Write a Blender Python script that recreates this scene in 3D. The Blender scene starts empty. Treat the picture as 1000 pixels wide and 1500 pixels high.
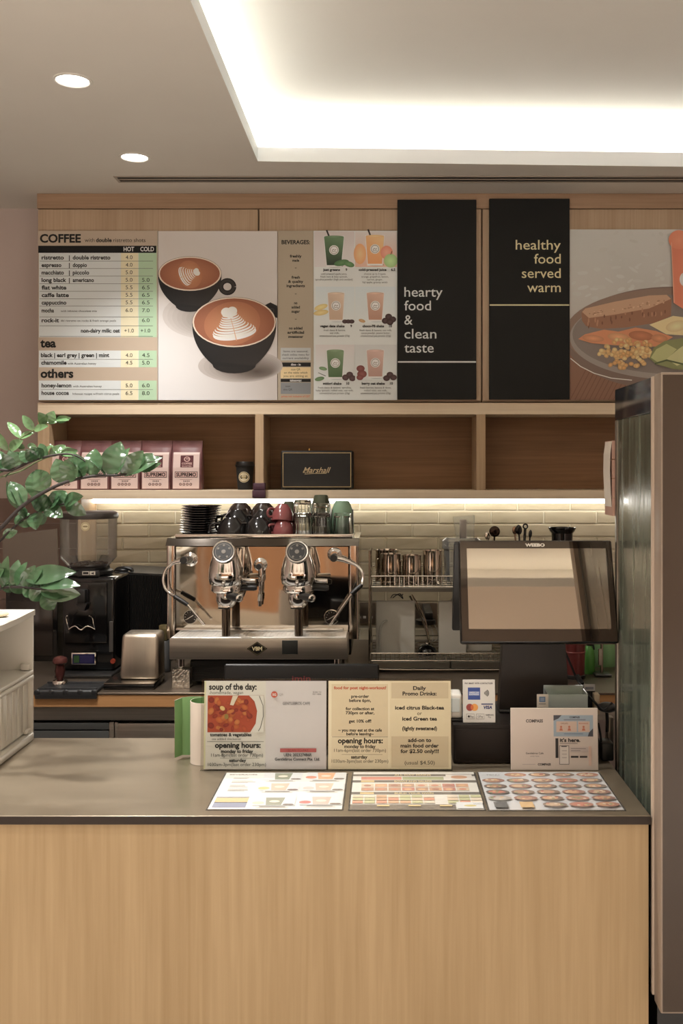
import bpy, bmesh, math, random
from mathutils import Vector, Matrix
random.seed(7)
PI = math.pi
SC = bpy.context.scene
COL = SC.collection

# ------------------------------------------------------------------ camera
F, X0, Y0, CH = 1458.0, 566.0, 687.0, 1.70     # focal length (px of a 1000x1500 frame), vanishing point, eye height
def X(px, d): return (px - X0) * d / F
def Z(py, d): return CH - (py - Y0) * d / F
def V(px, py, d): return Vector((X(px, d), d, Z(py, d)))
def D(py, z): return F * (CH - z) / (py - Y0)

cd = bpy.data.cameras.new('camera'); cam = bpy.data.objects.new('camera', cd); COL.objects.link(cam)
cam.location = (0, 0, CH); cam.rotation_euler = (PI / 2, 0, 0)
cd.sensor_fit = 'AUTO'; cd.sensor_width = 36.0; cd.lens = 36.0 * F / 1500
cd.shift_x = (500 - X0) / 1500; cd.shift_y = -(750 - Y0) / 1500
cd.clip_start = 0.02
SC.camera = cam

# ------------------------------------------------------------------ world, exposure, ceiling lamps and added fill lamps
SC.view_settings.view_transform = 'Standard'
try: SC.view_settings.look = 'None'
except Exception: pass
SC.view_settings.gamma = 1.0
SC.view_settings.use_curve_mapping = False
SC.view_settings.exposure = 0.35
SC.cycles.max_bounces = 8
SC.cycles.transparent_max_bounces = 16
SC.cycles.caustics_reflective = False
SC.cycles.caustics_refractive = False
SC.cycles.sample_clamp_indirect = 4.0
w = bpy.data.worlds.new('world'); SC.world = w; w.use_nodes = True
w.node_tree.nodes['Background'].inputs[0].default_value = (1.0, 0.86, 0.72, 1)
w.node_tree.nodes['Background'].inputs[1].default_value = 0.05

CEIL = 3.0
WARM = (1.0, 0.80, 0.62)
COVE_POWER = 14.5
SHELF_LED_POWER = 6.5
def spot(x, y, watts, size=1.9, blend=0.9, r=0.035, col=(1.0, 0.965, 0.925)):
    l = bpy.data.lights.new('downlight_and_fill_lamp', 'SPOT'); o = bpy.data.objects.new('downlight_and_fill_lamp', l); COL.objects.link(o)
    o.location = (x, y, CEIL - 0.03); l.energy = watts; l.spot_size = size; l.spot_blend = blend
    l.shadow_soft_size = r; l.color = col
    return o
SPOTS = [(-1.05, 4.15, 60), (-1.05, 3.33, 70), (-1.05, 2.51, 150), (-1.05, 1.69, 60), (-1.05, 0.87, 30), (-1.05, 0.05, 30),
         (-0.35, -0.35, 36), (0.55, -0.35, 36),
         (-1.7, -1.4, 460), (-0.2, -1.4, 460), (1.4, -1.4, 460), (-1.7, -2.4, 420), (-0.2, -2.4, 420), (1.4, -2.4, 420)]  # unseen lamps added behind the camera; their floor bounce fills the room
for a in SPOTS: spot(*a)

# ------------------------------------------------------------------ colour and materials
def lin(c):
    c = c / 255.0
    return c / 12.92 if c <= 0.04045 else ((c + 0.055) / 1.055) ** 2.4
def rgb(r, g=None, b=None):
    if g is None: r, g, b = r
    return (lin(r), lin(g), lin(b), 1.0)
MATS = {}
def mat(name, col, rough=0.5, metal=0.0, spec=None, bump=None, emit=None, coat=0.0, alpha=None):
    if name in MATS: return MATS[name]
    m = bpy.data.materials.new(name); m.use_nodes = True
    nt = m.node_tree; b = nt.nodes['Principled BSDF']
    b.inputs['Base Color'].default_value = rgb(col)
    b.inputs['Roughness'].default_value = rough
    b.inputs['Metallic'].default_value = metal
    if spec is not None: b.inputs['Specular IOR Level'].default_value = spec
    if coat: b.inputs['Coat Weight'].default_value = coat
    if emit:
        b.inputs['Emission Color'].default_value = (*emit[0], 1); b.inputs['Emission Strength'].default_value = emit[1]
    if bump:   # (scale, strength, distance)
        tc = nt.nodes.new('ShaderNodeTexCoord'); n = nt.nodes.new('ShaderNodeTexNoise'); bp = nt.nodes.new('ShaderNodeBump')
        n.inputs['Scale'].default_value = bump[0]; n.inputs['Detail'].default_value = 0.5 if bump[0] < 10 else 4
        bp.inputs['Strength'].default_value = bump[1]; bp.inputs['Distance'].default_value = bump[2]
        nt.links.new(tc.outputs['Object'], n.inputs['Vector']); nt.links.new(n.outputs['Fac'], bp.inputs['Height'])
        nt.links.new(bp.outputs['Normal'], b.inputs['Normal'])
    MATS[name] = m
    return m
def mottled(name, c1, c2, scale=(3, 3, 3), rough=0.5, metal=0.0, bump=0.0, detail=5, contrast=(0.3, 0.7), rough2=None, spec=None):
    """two tone noise material, stretched by scale"""
    if name in MATS: return MATS[name]
    m = bpy.data.materials.new(name); m.use_nodes = True
    nt = m.node_tree; b = nt.nodes['Principled BSDF']
    tc = nt.nodes.new('ShaderNodeTexCoord'); mp = nt.nodes.new('ShaderNodeMapping'); mp.inputs['Scale'].default_value = scale
    n = nt.nodes.new('ShaderNodeTexNoise'); n.inputs['Scale'].default_value = 1.0; n.inputs['Detail'].default_value = detail
    r = nt.nodes.new('ShaderNodeValToRGB')
    r.color_ramp.elements[0].position = contrast[0]; r.color_ramp.elements[0].color = rgb(c1)
    r.color_ramp.elements[1].position = contrast[1]; r.color_ramp.elements[1].color = rgb(c2)
    L = nt.links.new
    L(tc.outputs['Object'], mp.inputs['Vector']); L(mp.outputs['Vector'], n.inputs['Vector']); L(n.outputs['Fac'], r.inputs['Fac'])
    L(r.outputs['Color'], b.inputs['Base Color'])
    b.inputs['Roughness'].default_value = rough; b.inputs['Metallic'].default_value = metal
    if spec is not None: b.inputs['Specular IOR Level'].default_value = spec
    if rough2 is not None:
        mr = nt.nodes.new('ShaderNodeMapRange'); mr.inputs['To Min'].default_value = rough; mr.inputs['To Max'].default_value = rough2
        L(n.outputs['Fac'], mr.inputs['Value']); L(mr.outputs['Result'], b.inputs['Roughness'])
    if bump:
        bp = nt.nodes.new('ShaderNodeBump'); bp.inputs['Strength'].default_value = bump; bp.inputs['Distance'].default_value = 0.002
        L(n.outputs['Fac'], bp.inputs['Height']); L(bp.outputs['Normal'], b.inputs['Normal'])
    MATS[name] = m
    return m
def wood(name, light, dark, axis, rough=0.5, fine=1.0):
    """oak veneer, grain running along axis 'x' or 'z'"""
    if name in MATS: return MATS[name]
    m = bpy.data.materials.new(name); m.use_nodes = True
    nt = m.node_tree; b = nt.nodes['Principled BSDF']; L = nt.links.new
    tc = nt.nodes.new('ShaderNodeTexCoord')
    def layer(along, across, detail, rgh, dist):
        mp = nt.nodes.new('ShaderNodeMapping')
        s = (along, across, across) if axis == 'x' else (across, across, along)
        mp.inputs['Scale'].default_value = s
        n = nt.nodes.new('ShaderNodeTexNoise'); n.inputs['Scale'].default_value = 1; n.inputs['Detail'].default_value = detail
        n.inputs['Roughness'].default_value = rgh; n.inputs['Distortion'].default_value = dist
        L(tc.outputs['Object'], mp.inputs['Vector']); L(mp.outputs['Vector'], n.inputs['Vector'])
        return n
    a = layer(0.55, 9 * fine, 4, 0.55, 0.7); c = layer(2.2, 95 * fine, 5, 0.6, 0.2)
    mx = nt.nodes.new('ShaderNodeMath'); mx.operation = 'MULTIPLY'; mx.inputs[1].default_value = 0.55
    mx2 = nt.nodes.new('ShaderNodeMath'); mx2.operation = 'MULTIPLY_ADD'; mx2.inputs[1].default_value = 0.45
    L(a.outputs['Fac'], mx.inputs[0]); L(c.outputs['Fac'], mx2.inputs[0]); L(mx.outputs[0], mx2.inputs[2])
    r = nt.nodes.new('ShaderNodeValToRGB')
    r.color_ramp.elements[0].position = 0.33; r.color_ramp.elements[0].color = rgb(dark)
    r.color_ramp.elements[1].position = 0.62; r.color_ramp.elements[1].color = rgb(light)
    L(mx2.outputs[0], r.inputs['Fac']); L(r.outputs['Color'], b.inputs['Base Color'])
    b.inputs['Roughness'].default_value = rough; b.inputs['Specular IOR Level'].default_value = 0.3
    bp = nt.nodes.new('ShaderNodeBump'); bp.inputs['Strength'].default_value = 0.12; bp.inputs['Distance'].default_value = 0.001
    L(c.outputs['Fac'], bp.inputs['Height']); L(bp.outputs['Normal'], b.inputs['Normal'])
    MATS[name] = m
    return m
def glass(name, tint=(255, 255, 255), ior=1.45, gloss_rough=0.02, haze=0.0, hazecol=(255, 255, 255), boost=1.0, trans=False):
    """thin clear sheet: transparent mixed with gloss by fresnel (plus optional milky haze)"""
    if name in MATS: return MATS[name]
    m = bpy.data.materials.new(name); m.use_nodes = True
    nt = m.node_tree; L = nt.links.new
    for n in list(nt.nodes): nt.nodes.remove(n)
    out = nt.nodes.new('ShaderNodeOutputMaterial'); tr = nt.nodes.new('ShaderNodeBsdfTransparent'); gl = nt.nodes.new('ShaderNodeBsdfGlossy')
    tr.inputs['Color'].default_value = rgb(tint); gl.inputs['Roughness'].default_value = gloss_rough
    fr = nt.nodes.new('ShaderNodeFresnel'); fr.inputs['IOR'].default_value = ior
    mu = nt.nodes.new('ShaderNodeMath'); mu.operation = 'MULTIPLY'; mu.inputs[1].default_value = boost; mu.use_clamp = True
    mx = nt.nodes.new('ShaderNodeMixShader')
    L(fr.outputs[0], mu.inputs[0]); L(mu.outputs[0], mx.inputs[0])
    base = tr.outputs[0]
    if haze:
        df = nt.nodes.new('ShaderNodeBsdfTranslucent' if trans else 'ShaderNodeBsdfDiffuse'); df.inputs['Color'].default_value = rgb(hazecol)
        m2 = nt.nodes.new('ShaderNodeMixShader'); m2.inputs[0].default_value = haze
        L(tr.outputs[0], m2.inputs[1]); L(df.outputs[0], m2.inputs[2]); base = m2.outputs[0]
    L(base, mx.inputs[1]); L(gl.outputs[0], mx.inputs[2]); L(mx.outputs[0], out.inputs[0])
    MATS[name] = m
    return m
def print_mat(name='printed_paper', rough=0.5, spec=0.3):
    if name in MATS: return MATS[name]
    m = bpy.data.materials.new(name); m.use_nodes = True
    nt = m.node_tree; b = nt.nodes['Principled BSDF']
    at = nt.nodes.new('ShaderNodeAttribute'); at.attribute_name = 'Col'
    nt.links.new(at.outputs['Color'], b.inputs['Base Color'])
    b.inputs['Roughness'].default_value = rough; b.inputs['Specular IOR Level'].default_value = spec
    MATS[name] = m
    return m

# ------------------------------------------------------------------ objects
WL = {}          # world location of every object built
def tag(o, label=None, cat=None, group=None, kind=None):
    if label: o['label'] = label
    if cat: o['category'] = cat
    if group: o['group'] = group
    if kind: o['kind'] = kind
    return o
def thing(name, label, cat, loc=(0, 0, 0), group=None, rot=(0, 0, 0)):
    o = bpy.data.objects.new(name, None); COL.objects.link(o)
    o.location = loc; o.rotation_euler = rot; o.empty_display_size = 0.05
    WL[o] = Vector(loc)
    return tag(o, label, cat, group)

class MB:
    def __init__(s): s.bm = bmesh.new(); s.mi = 0
    def f(s, vs):
        try:
            fc = s.bm.faces.new(vs); fc.material_index = s.mi; return fc
        except ValueError: return None
    def v(s, p): return s.bm.verts.new(p)
    def poly(s, pts): s.f([s.v(p) for p in pts]); return s
    def box(s, x0, x1, y0, y1, z0, z1):
        v = [s.v(p) for p in ((x0,y0,z0),(x1,y0,z0),(x1,y1,z0),(x0,y1,z0),(x0,y0,z1),(x1,y0,z1),(x1,y1,z1),(x0,y1,z1))]
        for q in ((0,3,2,1),(4,5,6,7),(0,1,5,4),(1,2,6,5),(2,3,7,6),(3,0,4,7)): s.f([v[i] for i in q])
        return s
    def rbox(s, x0, x1, y0, y1, z0, z1, r=0.005, seg=2, which=None):
        r = min(r, 0.49 * min(abs(x1-x0), abs(y1-y0), abs(z1-z0)))
        v = [s.v(p) for p in ((x0,y0,z0),(x1,y0,z0),(x1,y1,z0),(x0,y1,z0),(x0,y0,z1),(x1,y0,z1),(x1,y1,z1),(x0,y1,z1))]
        fs = [s.f([v[i] for i in q]) for q in ((0,3,2,1),(4,5,6,7),(0,1,5,4),(1,2,6,5),(2,3,7,6),(3,0,4,7))]
        es = {e for fc in fs for e in fc.edges}
        if which:
            ax = 'xyz'.index(which)
            es = {e for e in es if abs((e.verts[0].co - e.verts[1].co)[ax]) > 1e-6}
        out = bmesh.ops.bevel(s.bm, geom=list(es), offset=r, segments=seg, profile=0.5, affect='EDGES')
        for fc in out['faces']: fc.material_index = s.mi
        return s
    def prism(s, pts, a0, a1, plane='xz'):
        """polygon pts extruded between a0 and a1 along the remaining axis"""
        def P(p, a):
            return {'xz': (p[0], a, p[1]), 'xy': (p[0], p[1], a), 'yz': (a, p[0], p[1])}[plane]
        A = [s.v(P(p, a0)) for p in pts]; B = [s.v(P(p, a1)) for p in pts]
        s.f(A); s.f(B[::-1]); n = len(pts)
        for i in range(n): s.f([A[i], B[i], B[(i+1) % n], A[(i+1) % n]])
        return s
    def ring(s, c, u, w, r, n): return [s.v(c + u * (r * math.cos(2*PI*i/n)) + w * (r * math.sin(2*PI*i/n))) for i in range(n)]
    def cyl(s, p0, p1, r0, r1=None, n=24, cap=True):
        p0, p1 = Vector(p0), Vector(p1); r1 = r0 if r1 is None else r1
        t = (p1 - p0).normalized(); u = t.orthogonal().normalized(); w = t.cross(u)
        A = s.ring(p0, u, w, r0, n); B = s.ring(p1, u, w, r1, n)
        for i in range(n): s.f([A[i], A[(i+1) % n], B[(i+1) % n], B[i]])
        if cap: s.f(A[::-1]); s.f(B)
        return s
    def lathe(s, prof, c=(0, 0, 0), t=(0, 0, 1), n=32, closed=False):
        """profile [(radius, height)] spun about axis t through c"""
        c = Vector(c); t = Vector(t).normalized(); u = t.orthogonal().normalized(); w = t.cross(u)
        rs = []
        for r, h in prof:
            rs.append([s.v(c + t*h)] if r < 1e-6 else s.ring(c + t*h, u, w, r, n))
        pairs = list(zip(rs, rs[1:])) + ([(rs[-1], rs[0])] if closed else [])
        for A, B in pairs:
            for i in range(n):
                j = (i+1) % n
                if len(A) == 1 and len(B) == 1: continue
                if len(A) == 1: s.f([A[0], B[j], B[i]])
                elif len(B) == 1: s.f([A[i], A[j], B[0]])
                else: s.f([A[i], A[j], B[j], B[i]])
        return s
    def tube(s, pts, r, n=10, smooth=0, closed=False):
        pts = [Vector(p) for p in pts]
        if smooth: pts = catmull(pts, smooth)
        rr = r if isinstance(r, (list, tuple)) else [r] * len(pts)
        if len(rr) != len(pts): rr = [rr[0] + (rr[-1]-rr[0]) * i/(len(pts)-1) for i in range(len(pts))]
        u = None; rings = []
        for i, p in enumerate(pts):
            a = pts[i-1] if i else (pts[-1] if closed else p); b = pts[(i+1) % len(pts)] if (i < len(pts)-1 or closed) else p
            t = (b - a).normalized()
            u = t.orthogonal().normalized() if u is None else (u - t * u.dot(t)).normalized()
            rings.append(s.ring(p, u, t.cross(u), rr[i], n))
        prs = list(zip(rings, rings[1:])) + ([(rings[-1], rings[0])] if closed else [])
        for A, B in prs:
            for i in range(n): s.f([A[i], A[(i+1) % n], B[(i+1) % n], B[i]])
        if not closed: s.f(rings[0][::-1]); s.f(rings[-1])
        return s
    def ball(s, c, r, n=16, m=10):
        r = (r, r, r) if not isinstance(r, (tuple, list)) else r
        c = Vector(c); rows = []
        for j in range(m+1):
            a = PI*j/m
            if j in (0, m): rows.append([s.v(c + Vector((0, 0, r[2]*math.cos(a))))])
            else: rows.append([s.v(c + Vector((r[0]*math.sin(a)*math.cos(2*PI*i/n), r[1]*math.sin(a)*math.sin(2*PI*i/n), r[2]*math.cos(a)))) for i in range(n)])
        for A, B in zip(rows, rows[1:]):
            for i in range(n):
                j = (i+1) % n
                if len(A) == 1: s.f([A[0], B[i], B[j]])
                elif len(B) == 1: s.f([A[i], B[0], A[j]])
                else: s.f([A[i], B[i], B[j], A[j]])
        return s
    def mark(s): return set(s.bm.verts)
    def turn(s, old, c, axis, ang):
        vs = [v for v in s.bm.verts if v not in old]
        bmesh.ops.rotate(s.bm, verts=vs, cent=Vector(c), matrix=Matrix.Rotation(ang, 3, axis))
        return s
    def build(s, name, m, parent=None, smooth=True, origin=None, kind=None, local=False, angle=35, normals=True, label=None):
        ms = m if isinstance(m, (list, tuple)) else [m]
        if normals: bmesh.ops.recalc_face_normals(s.bm, faces=s.bm.faces[:])
        org = Vector((0, 0, 0))
        if parent is not None: org = WL[parent]
        elif origin is not None: org = Vector(origin)
        if not local:
            for v in s.bm.verts: v.co -= org
        me = bpy.data.meshes.new(name); s.bm.to_mesh(me); s.bm.free()
        for x in ms: me.materials.append(x)
        if smooth:
            me.shade_smooth(); me.set_sharp_from_angle(angle=math.radians(angle))
        o = bpy.data.objects.new(name, me); COL.objects.link(o)
        if parent is not None: o.parent = parent
        else: o.location = org
        WL[o] = org
        return tag(o, kind=kind, label=label)
def catmull(pts, k):
    out = []; n = len(pts)
    for i in range(n-1):
        p0, p1, p2, p3 = pts[max(i-1, 0)], pts[i], pts[i+1], pts[min(i+2, n-1)]
        for j in range(k):
            t = j / k
            out.append(0.5*((2*p1) + (p2-p0)*t + (2*p0-5*p1+4*p2-p3)*t*t + (3*p1-p0-3*p2+p3)*t**3))
    out.append(pts[-1]); return out
def dup(root, loc, label=None, group=None, rot=None):
    r = root.copy(); COL.objects.link(r); r.location = loc
    if label: r['label'] = label
    if group: r['group'] = group
    if rot is not None: r.rotation_euler = rot
    for ch in list(root.children):
        c = ch.copy(); COL.objects.link(c); c.parent = r
        for g in list(ch.children):
            e = g.copy(); COL.objects.link(e); e.parent = c
    WL[r] = Vector(loc)
    return r
def base_of(mb):
    b = [v.co for v in mb.bm.verts]
    return ((min(p.x for p in b)+max(p.x for p in b))/2, (min(p.y for p in b)+max(p.y for p in b))/2, min(p.z for p in b))
def solo(name, mb, m, label, cat, group=None, smooth=True, origin=None, angle=35, kind=None, normals=True):
    o = mb.build(name, m, None, smooth, origin or base_of(mb), kind, angle=angle, normals=normals)
    return tag(o, label, cat, group)

# ------------------------------------------------------------------ printed surfaces: flat ink shapes and lettering
TXT = {}
def text_mesh(st, bold, shear):
    k = (st, bold, shear)
    if k in TXT: return TXT[k]
    cu = bpy.data.curves.new('lettering', 'FONT'); cu.body = st; cu.size = 1.0; cu.offset = bold; cu.shear = shear; cu.resolution_u = 3
    o = bpy.data.objects.new('lettering', cu); COL.objects.link(o)
    bpy.context.view_layer.update()
    me = bpy.data.meshes.new_from_object(o.evaluated_get(bpy.context.evaluated_depsgraph_get()))
    vs = [(v.co.x, v.co.y) for v in me.vertices]; fs = [tuple(p.vertices) for p in me.polygons]
    COL.objects.unlink(o); bpy.data.objects.remove(o); bpy.data.meshes.remove(me); bpy.data.curves.remove(cu)
    TXT[k] = (vs, fs); return TXT[k]
_h = text_mesh('H', 0, 0)[0]; CAPH = max(p[1] for p in _h)
class Print:
    def __init__(s, ox, oy, ppm, eps=4e-5):
        s.ox, s.oy, s.ppm, s.eps, s.L = ox, oy, ppm, eps, 1
        s.vv, s.ff, s.cc = [], [], []
    def P(s, x, y, lift=0): return ((x-s.ox)/s.ppm, -(s.L+lift)*s.eps, (s.oy-y)/s.ppm)
    def add(s, pts, faces, cols):
        b = len(s.vv); s.vv += pts
        for f in faces:
            s.ff.append(tuple(i+b for i in f)); s.cc.append([cols[i] for i in f])
    def poly(s, pts, col, cols=None):
        s.L += 1
        c = [rgb(q) for q in cols] if cols else [rgb(col)]*len(pts)
        s.add([s.P(*p) for p in pts], [tuple(range(len(pts)))], c)
    def rect(s, x0, y0, x1, y1, col, cols=None): s.poly([(x0,y0),(x1,y0),(x1,y1),(x0,y1)], col, cols)
    def ell(s, cx, cy, rx, ry, col, edge=None, rot=0, n=36, a0=0, a1=2*PI):
        s.L += 1; ca, sa = math.cos(rot), math.sin(rot)
        full = abs(a1-a0-2*PI) < 1e-6; k = n if full else n+1
        pts = [s.P(cx, cy)]
        for i in range(k):
            a = a0 + (a1-a0)*i/n; u, w = rx*math.cos(a), ry*math.sin(a)
            pts.append(s.P(cx+u*ca-w*sa, cy+u*sa+w*ca))
        c = [rgb(col)] + [rgb(edge or col)]*k
        fs = [(0, i+1, (i+1) % k + 1) for i in range(k if full else k-1)]
        s.add(pts, fs, c)
    def line(s, pts, w, col):
        s.L += 1; P2 = [Vector(p) for p in pts]; a, b = [], []
        for i, p in enumerate(P2):
            t = (P2[min(i+1, len(P2)-1)] - P2[max(i-1, 0)]).normalized(); n = Vector((-t.y, t.x))
            ww = w if not isinstance(w, (list, tuple)) else w[i]
            a.append(s.P(*(p + n*ww/2))); b.append(s.P(*(p - n*ww/2)))
        k = len(P2)
        s.add(a+b, [(i, i+1, k+i+1, k+i) for i in range(k-1)], [rgb(col)]*(2*k))
    def text(s, st, x, y, h, col, al='L', w=None, bold=0.0, shear=0.0):
        """y = baseline, h = capital height, w = width to fit, all in px"""
        vs, fs = text_mesh(st, bold, shear)
        if not vs: return
        x0 = min(p[0] for p in vs); x1 = max(p[0] for p in vs); k = h / CAPH
        kx = k if w is None else w / (x1-x0)
        W = (x1-x0)*kx; off = {'L': 0, 'C': -W/2, 'R': -W}[al]
        s.add([s.P(x+off+(p[0]-x0)*kx, y-p[1]*k, 2) for p in vs], fs, [rgb(col)]*len(vs))
    wb, sat = None, 1.0
    def build(s, name, parent=None, origin=(0, 0, 0), m=None, rot=None, local=(0, 0, 0)):
        if s.sat < 1:
            def mute(c):
                g = .25*c[0]+.65*c[1]+.1*c[2]; return tuple(g+(q-g)*s.sat for q in c[:3])+(1,)
            s.cc = [[mute(q) for q in c] for c in s.cc]
        if s.wb: s.cc = [[(min(.88, q[0]*s.wb[0]), min(.88, q[1]*s.wb[1]), min(.88, q[2]*s.wb[2]), 1) for q in c] for c in s.cc]
        me = bpy.data.meshes.new(name); me.from_pydata(s.vv, [], s.ff)
        at = me.color_attributes.new('Col', 'FLOAT_COLOR', 'CORNER')
        flat = []
        for c in s.cc:
            for q in c: flat += q
        at.data.foreach_set('color', flat)
        me.materials.append(m or print_mat())
        o = bpy.data.objects.new(name, me); COL.objects.link(o)
        if parent is not None: o.parent = parent; o.location = local
        else: o.location = origin
        return o
# ================================================================== the setting
PAINT = mottled('ceiling_paint', (221, 215, 205), (228, 223, 213), (1.2, 1.2, 1.2), 0.75)
PLASTER = mottled('wall_paint', (200, 184, 177), (206, 190, 183), (2, 2, 2), 0.8)
WARMWALL = mottled('warm_wall_paint', (170, 158, 144), (152, 140, 126), (1.5, 1.5, .7), 0.6)
FLOORM = mottled('floor_tile', (186, 181, 174), (200, 195, 188), (2, 2, 2), 0.45)
OAK_V = wood('oak_upright_grain', (200, 174, 142), (176, 148, 116), 'z')
OAK_DOOR = wood('oak_door_grain', (196, 172, 146), (174, 148, 121), 'z', fine=1.6)
OAK_H = wood('oak_level_grain', (200, 176, 147), (178, 152, 122), 'x')
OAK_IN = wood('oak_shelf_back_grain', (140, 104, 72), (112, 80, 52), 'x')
TILE = mottled('glazed_tile', (196, 185, 160), (182, 170, 145), (7, 7, 22), 0.22, bump=0.6, detail=2)
GROUT = mat('pale_grout', (214, 206, 184), 0.9)
DTILE = mottled('brown_tile', (128, 104, 92), (138, 112, 100), (5, 5, 9), 0.4)
WHITEP = mat('white_paint', (226, 222, 214), 0.5)
BLACK = mat('black_plastic', (22, 21, 20), 0.4)
BLACKG = mat('black_gloss', (14, 13, 13), 0.12)
BLACKM = mat('black_matte', (26, 25, 23), 0.75)
CHROME = mat('chrome', (225, 222, 218), 0.06, 1.0)
MIRROR = mat('polished_steel_panel', (205, 196, 184), 0.05, 1.0, bump=(2.6, 0.16, 0.03))
STEEL = mottled('brushed_steel', (168, 160, 148), (188, 180, 168), (2, 60, 160), 0.30, 1.0, rough2=0.42)
DSTEEL = mat('dark_steel', (92, 84, 76), 0.35, 1.0)
WHITE_PL = mat('white_plastic', (226, 222, 212), 0.4)
DBROWN = mat('dark_brown_metal', (50, 40, 34), 0.45)

WALLD = 4.97
XL, XR, YB = -3.0, 2.6, -3.2
mb = MB(); mb.box(XL-.1, XR+.1, YB-.1, WALLD+.1, -.1, 0); mb.build('floor', FLOORM, kind='structure', smooth=False)
mb = MB(); mb.box(XL-.1, XR+.1, WALLD, WALLD+.1, 0, CEIL); WB = mb.build('wall_back', PLASTER, kind='structure', smooth=False)
mb = MB(); mb.box(XL-.1, XL, YB, WALLD, 0, CEIL); mb.build('wall_left', PLASTER, kind='structure', smooth=False)
mb = MB(); mb.box(XR, XR+.1, YB, WALLD, 0, CEIL); mb.build('wall_right', PLASTER, kind='structure', smooth=False)
mb = MB(); mb.box(XL-.1, XR+.1, YB-.1, YB, 0, CEIL); mb.build('wall_front', WARMWALL, kind='structure', smooth=False)
# ceiling with its tray recess
mb = MB()
HOLE = [(-0.544, 0.05), (2.1, 0.05), (2.1, 4.315), (-0.544, 4.205)]
OUT = [(XL-.1, YB-.1), (XR+.1, YB-.1), (XR+.1, WALLD+.1), (XL-.1, WALLD+.1)]
cx, cy = 0.75, 2.1
CAV = [(x + (.16 if x > cx else -.16), y + (.16 if y > cy else -.16)) for x, y in HOLE]
LIP, TOP = CEIL + .06, CEIL + .22
def ring4(a, za, b, zb):
    A = [mb.v((x, y, za)) for x, y in a]; B = [mb.v((x, y, zb)) for x, y in b]
    for i in range(4): mb.f([A[i], A[(i+1) % 4], B[(i+1) % 4], B[i]])
ring4(OUT, CEIL, HOLE, CEIL); mb.mi = 1; ring4(HOLE, CEIL, HOLE, LIP); mb.mi = 0; ring4(HOLE, LIP, CAV, LIP); ring4(CAV, LIP, CAV, TOP)
mb.poly([(x, y, TOP) for x, y in CAV])
ring4(OUT, CEIL, OUT, TOP+.1); mb.poly([(x, y, TOP+.1) for x, y in OUT])
mb.build('ceiling', [PAINT, mat('cove_lip_lit_white', (246, 250, 252), .6)], kind='structure', smooth=False, normals=False)  # lip coloured whiter than the ceiling to stand in for cove light
# cove led tape lying on the ledge of the recess
LEDM = mat('cove_led', (255, 255, 250), 0.5, emit=((0.96, 1.0, 0.98), COVE_POWER))
def tape(p, q, label):
    m = MB(); p, q = Vector((*p, LIP+.001)), Vector((*q, LIP+.001)); t = (q-p).normalized(); n = Vector((-t.y, t.x, 0))*.012
    pts = [p-n, q-n, q+n, p+n]
    A = [m.v(a) for a in pts]; B = [m.v(a+Vector((0, 0, .012))) for a in pts]
    m.f(A); m.f(B)
    for i in range(4): m.f([A[i], A[(i+1) % 4], B[(i+1) % 4], B[i]])
    solo('cove_led_strip', m, LEDM, label, 'light strip', 'cove lights of the ceiling recess', smooth=False)
MID = [((h[0]+c[0])/2, (h[1]+c[1])/2) for h, c in zip(HOLE, CAV)]
tape(MID[3], MID[2], 'hidden white light strip glowing along the far edge of the ceiling recess')
tape(MID[3], MID[0], 'hidden white light strip glowing along the left edge of the ceiling recess')
tape(MID[2], MID[1], 'hidden white light strip on the right ledge of the ceiling recess')
tape(MID[0], MID[1], 'hidden white light strip on the near ledge of the ceiling recess')
# downlights
LAMP = mat('lamp_diffuser', (255, 250, 240), 0.5, emit=((1.0, 0.93, 0.84), 7.0))
def downlight(x, y, label):
    t = thing('downlight', label, 'ceiling light', (x, y, CEIL), 'recessed ceiling downlights')
    m = MB(); m.lathe([(.053, .02), (.053, -.001), (.056, -.004), (.064, -.003), (.066, 0), (.066, .01)], (x, y, CEIL), n=40); m.build('trim_ring', WHITEP, t)
    m = MB(); m.lathe([(0, -.0005), (.053, -.0005), (.053, .004), (0, .004)], (x, y, CEIL), n=40); m.build('diffuser', LAMP, t)
downlight(-1.05, 3.33, 'round lit downlight in the ceiling, the nearer and larger of the two')
downlight(-1.05, 4.15, 'round lit downlight in the ceiling, the farther one, close to the air slot')
# linear air diffuser
t = thing('air_diffuser', 'long narrow black slotted air vent in the ceiling above the wall cabinets', 'air vent', (.7, 4.46, CEIL))
m = MB(); xa, xb = -1.2, 2.5
for y0, y1 in ((4.415, 4.425), (4.455, 4.467), (4.497, 4.507)): m.box(xa, xb, y0, y1, CEIL-.004, CEIL+.001)
m.box(xa-.012, xa, 4.415, 4.507, CEIL-.004, CEIL+.001)
m.build('frame', mat('vent_grey', (168, 158, 146), 0.5), t, smooth=False)
m = MB()
for y0, y1 in ((4.425, 4.455), (4.467, 4.497)): m.box(xa, xb, y0, y1, CEIL-.0012, CEIL-.0002)
m.build('slot', mat('vent_black', (18, 16, 15), 0.6), t, smooth=False)

m = MB(); random.seed(2)
x = XL+.01
while x < XR-.05:
    w_ = random.choice((.35, .5, .8)); x1 = min(x+w_, XR-.01); m.rbox(x, x1-.02, YB, YB+.03, .02, random.choice((.8, 1.05, 1.05)), .004, 1); x = x1
m.build('added_trim_1', wood('added_dark_wainscot', (120, 84, 54), (66, 46, 32), 'z'), kind='structure', smooth=False)  # unseen panels added to darken what the polished steel reflects
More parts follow.
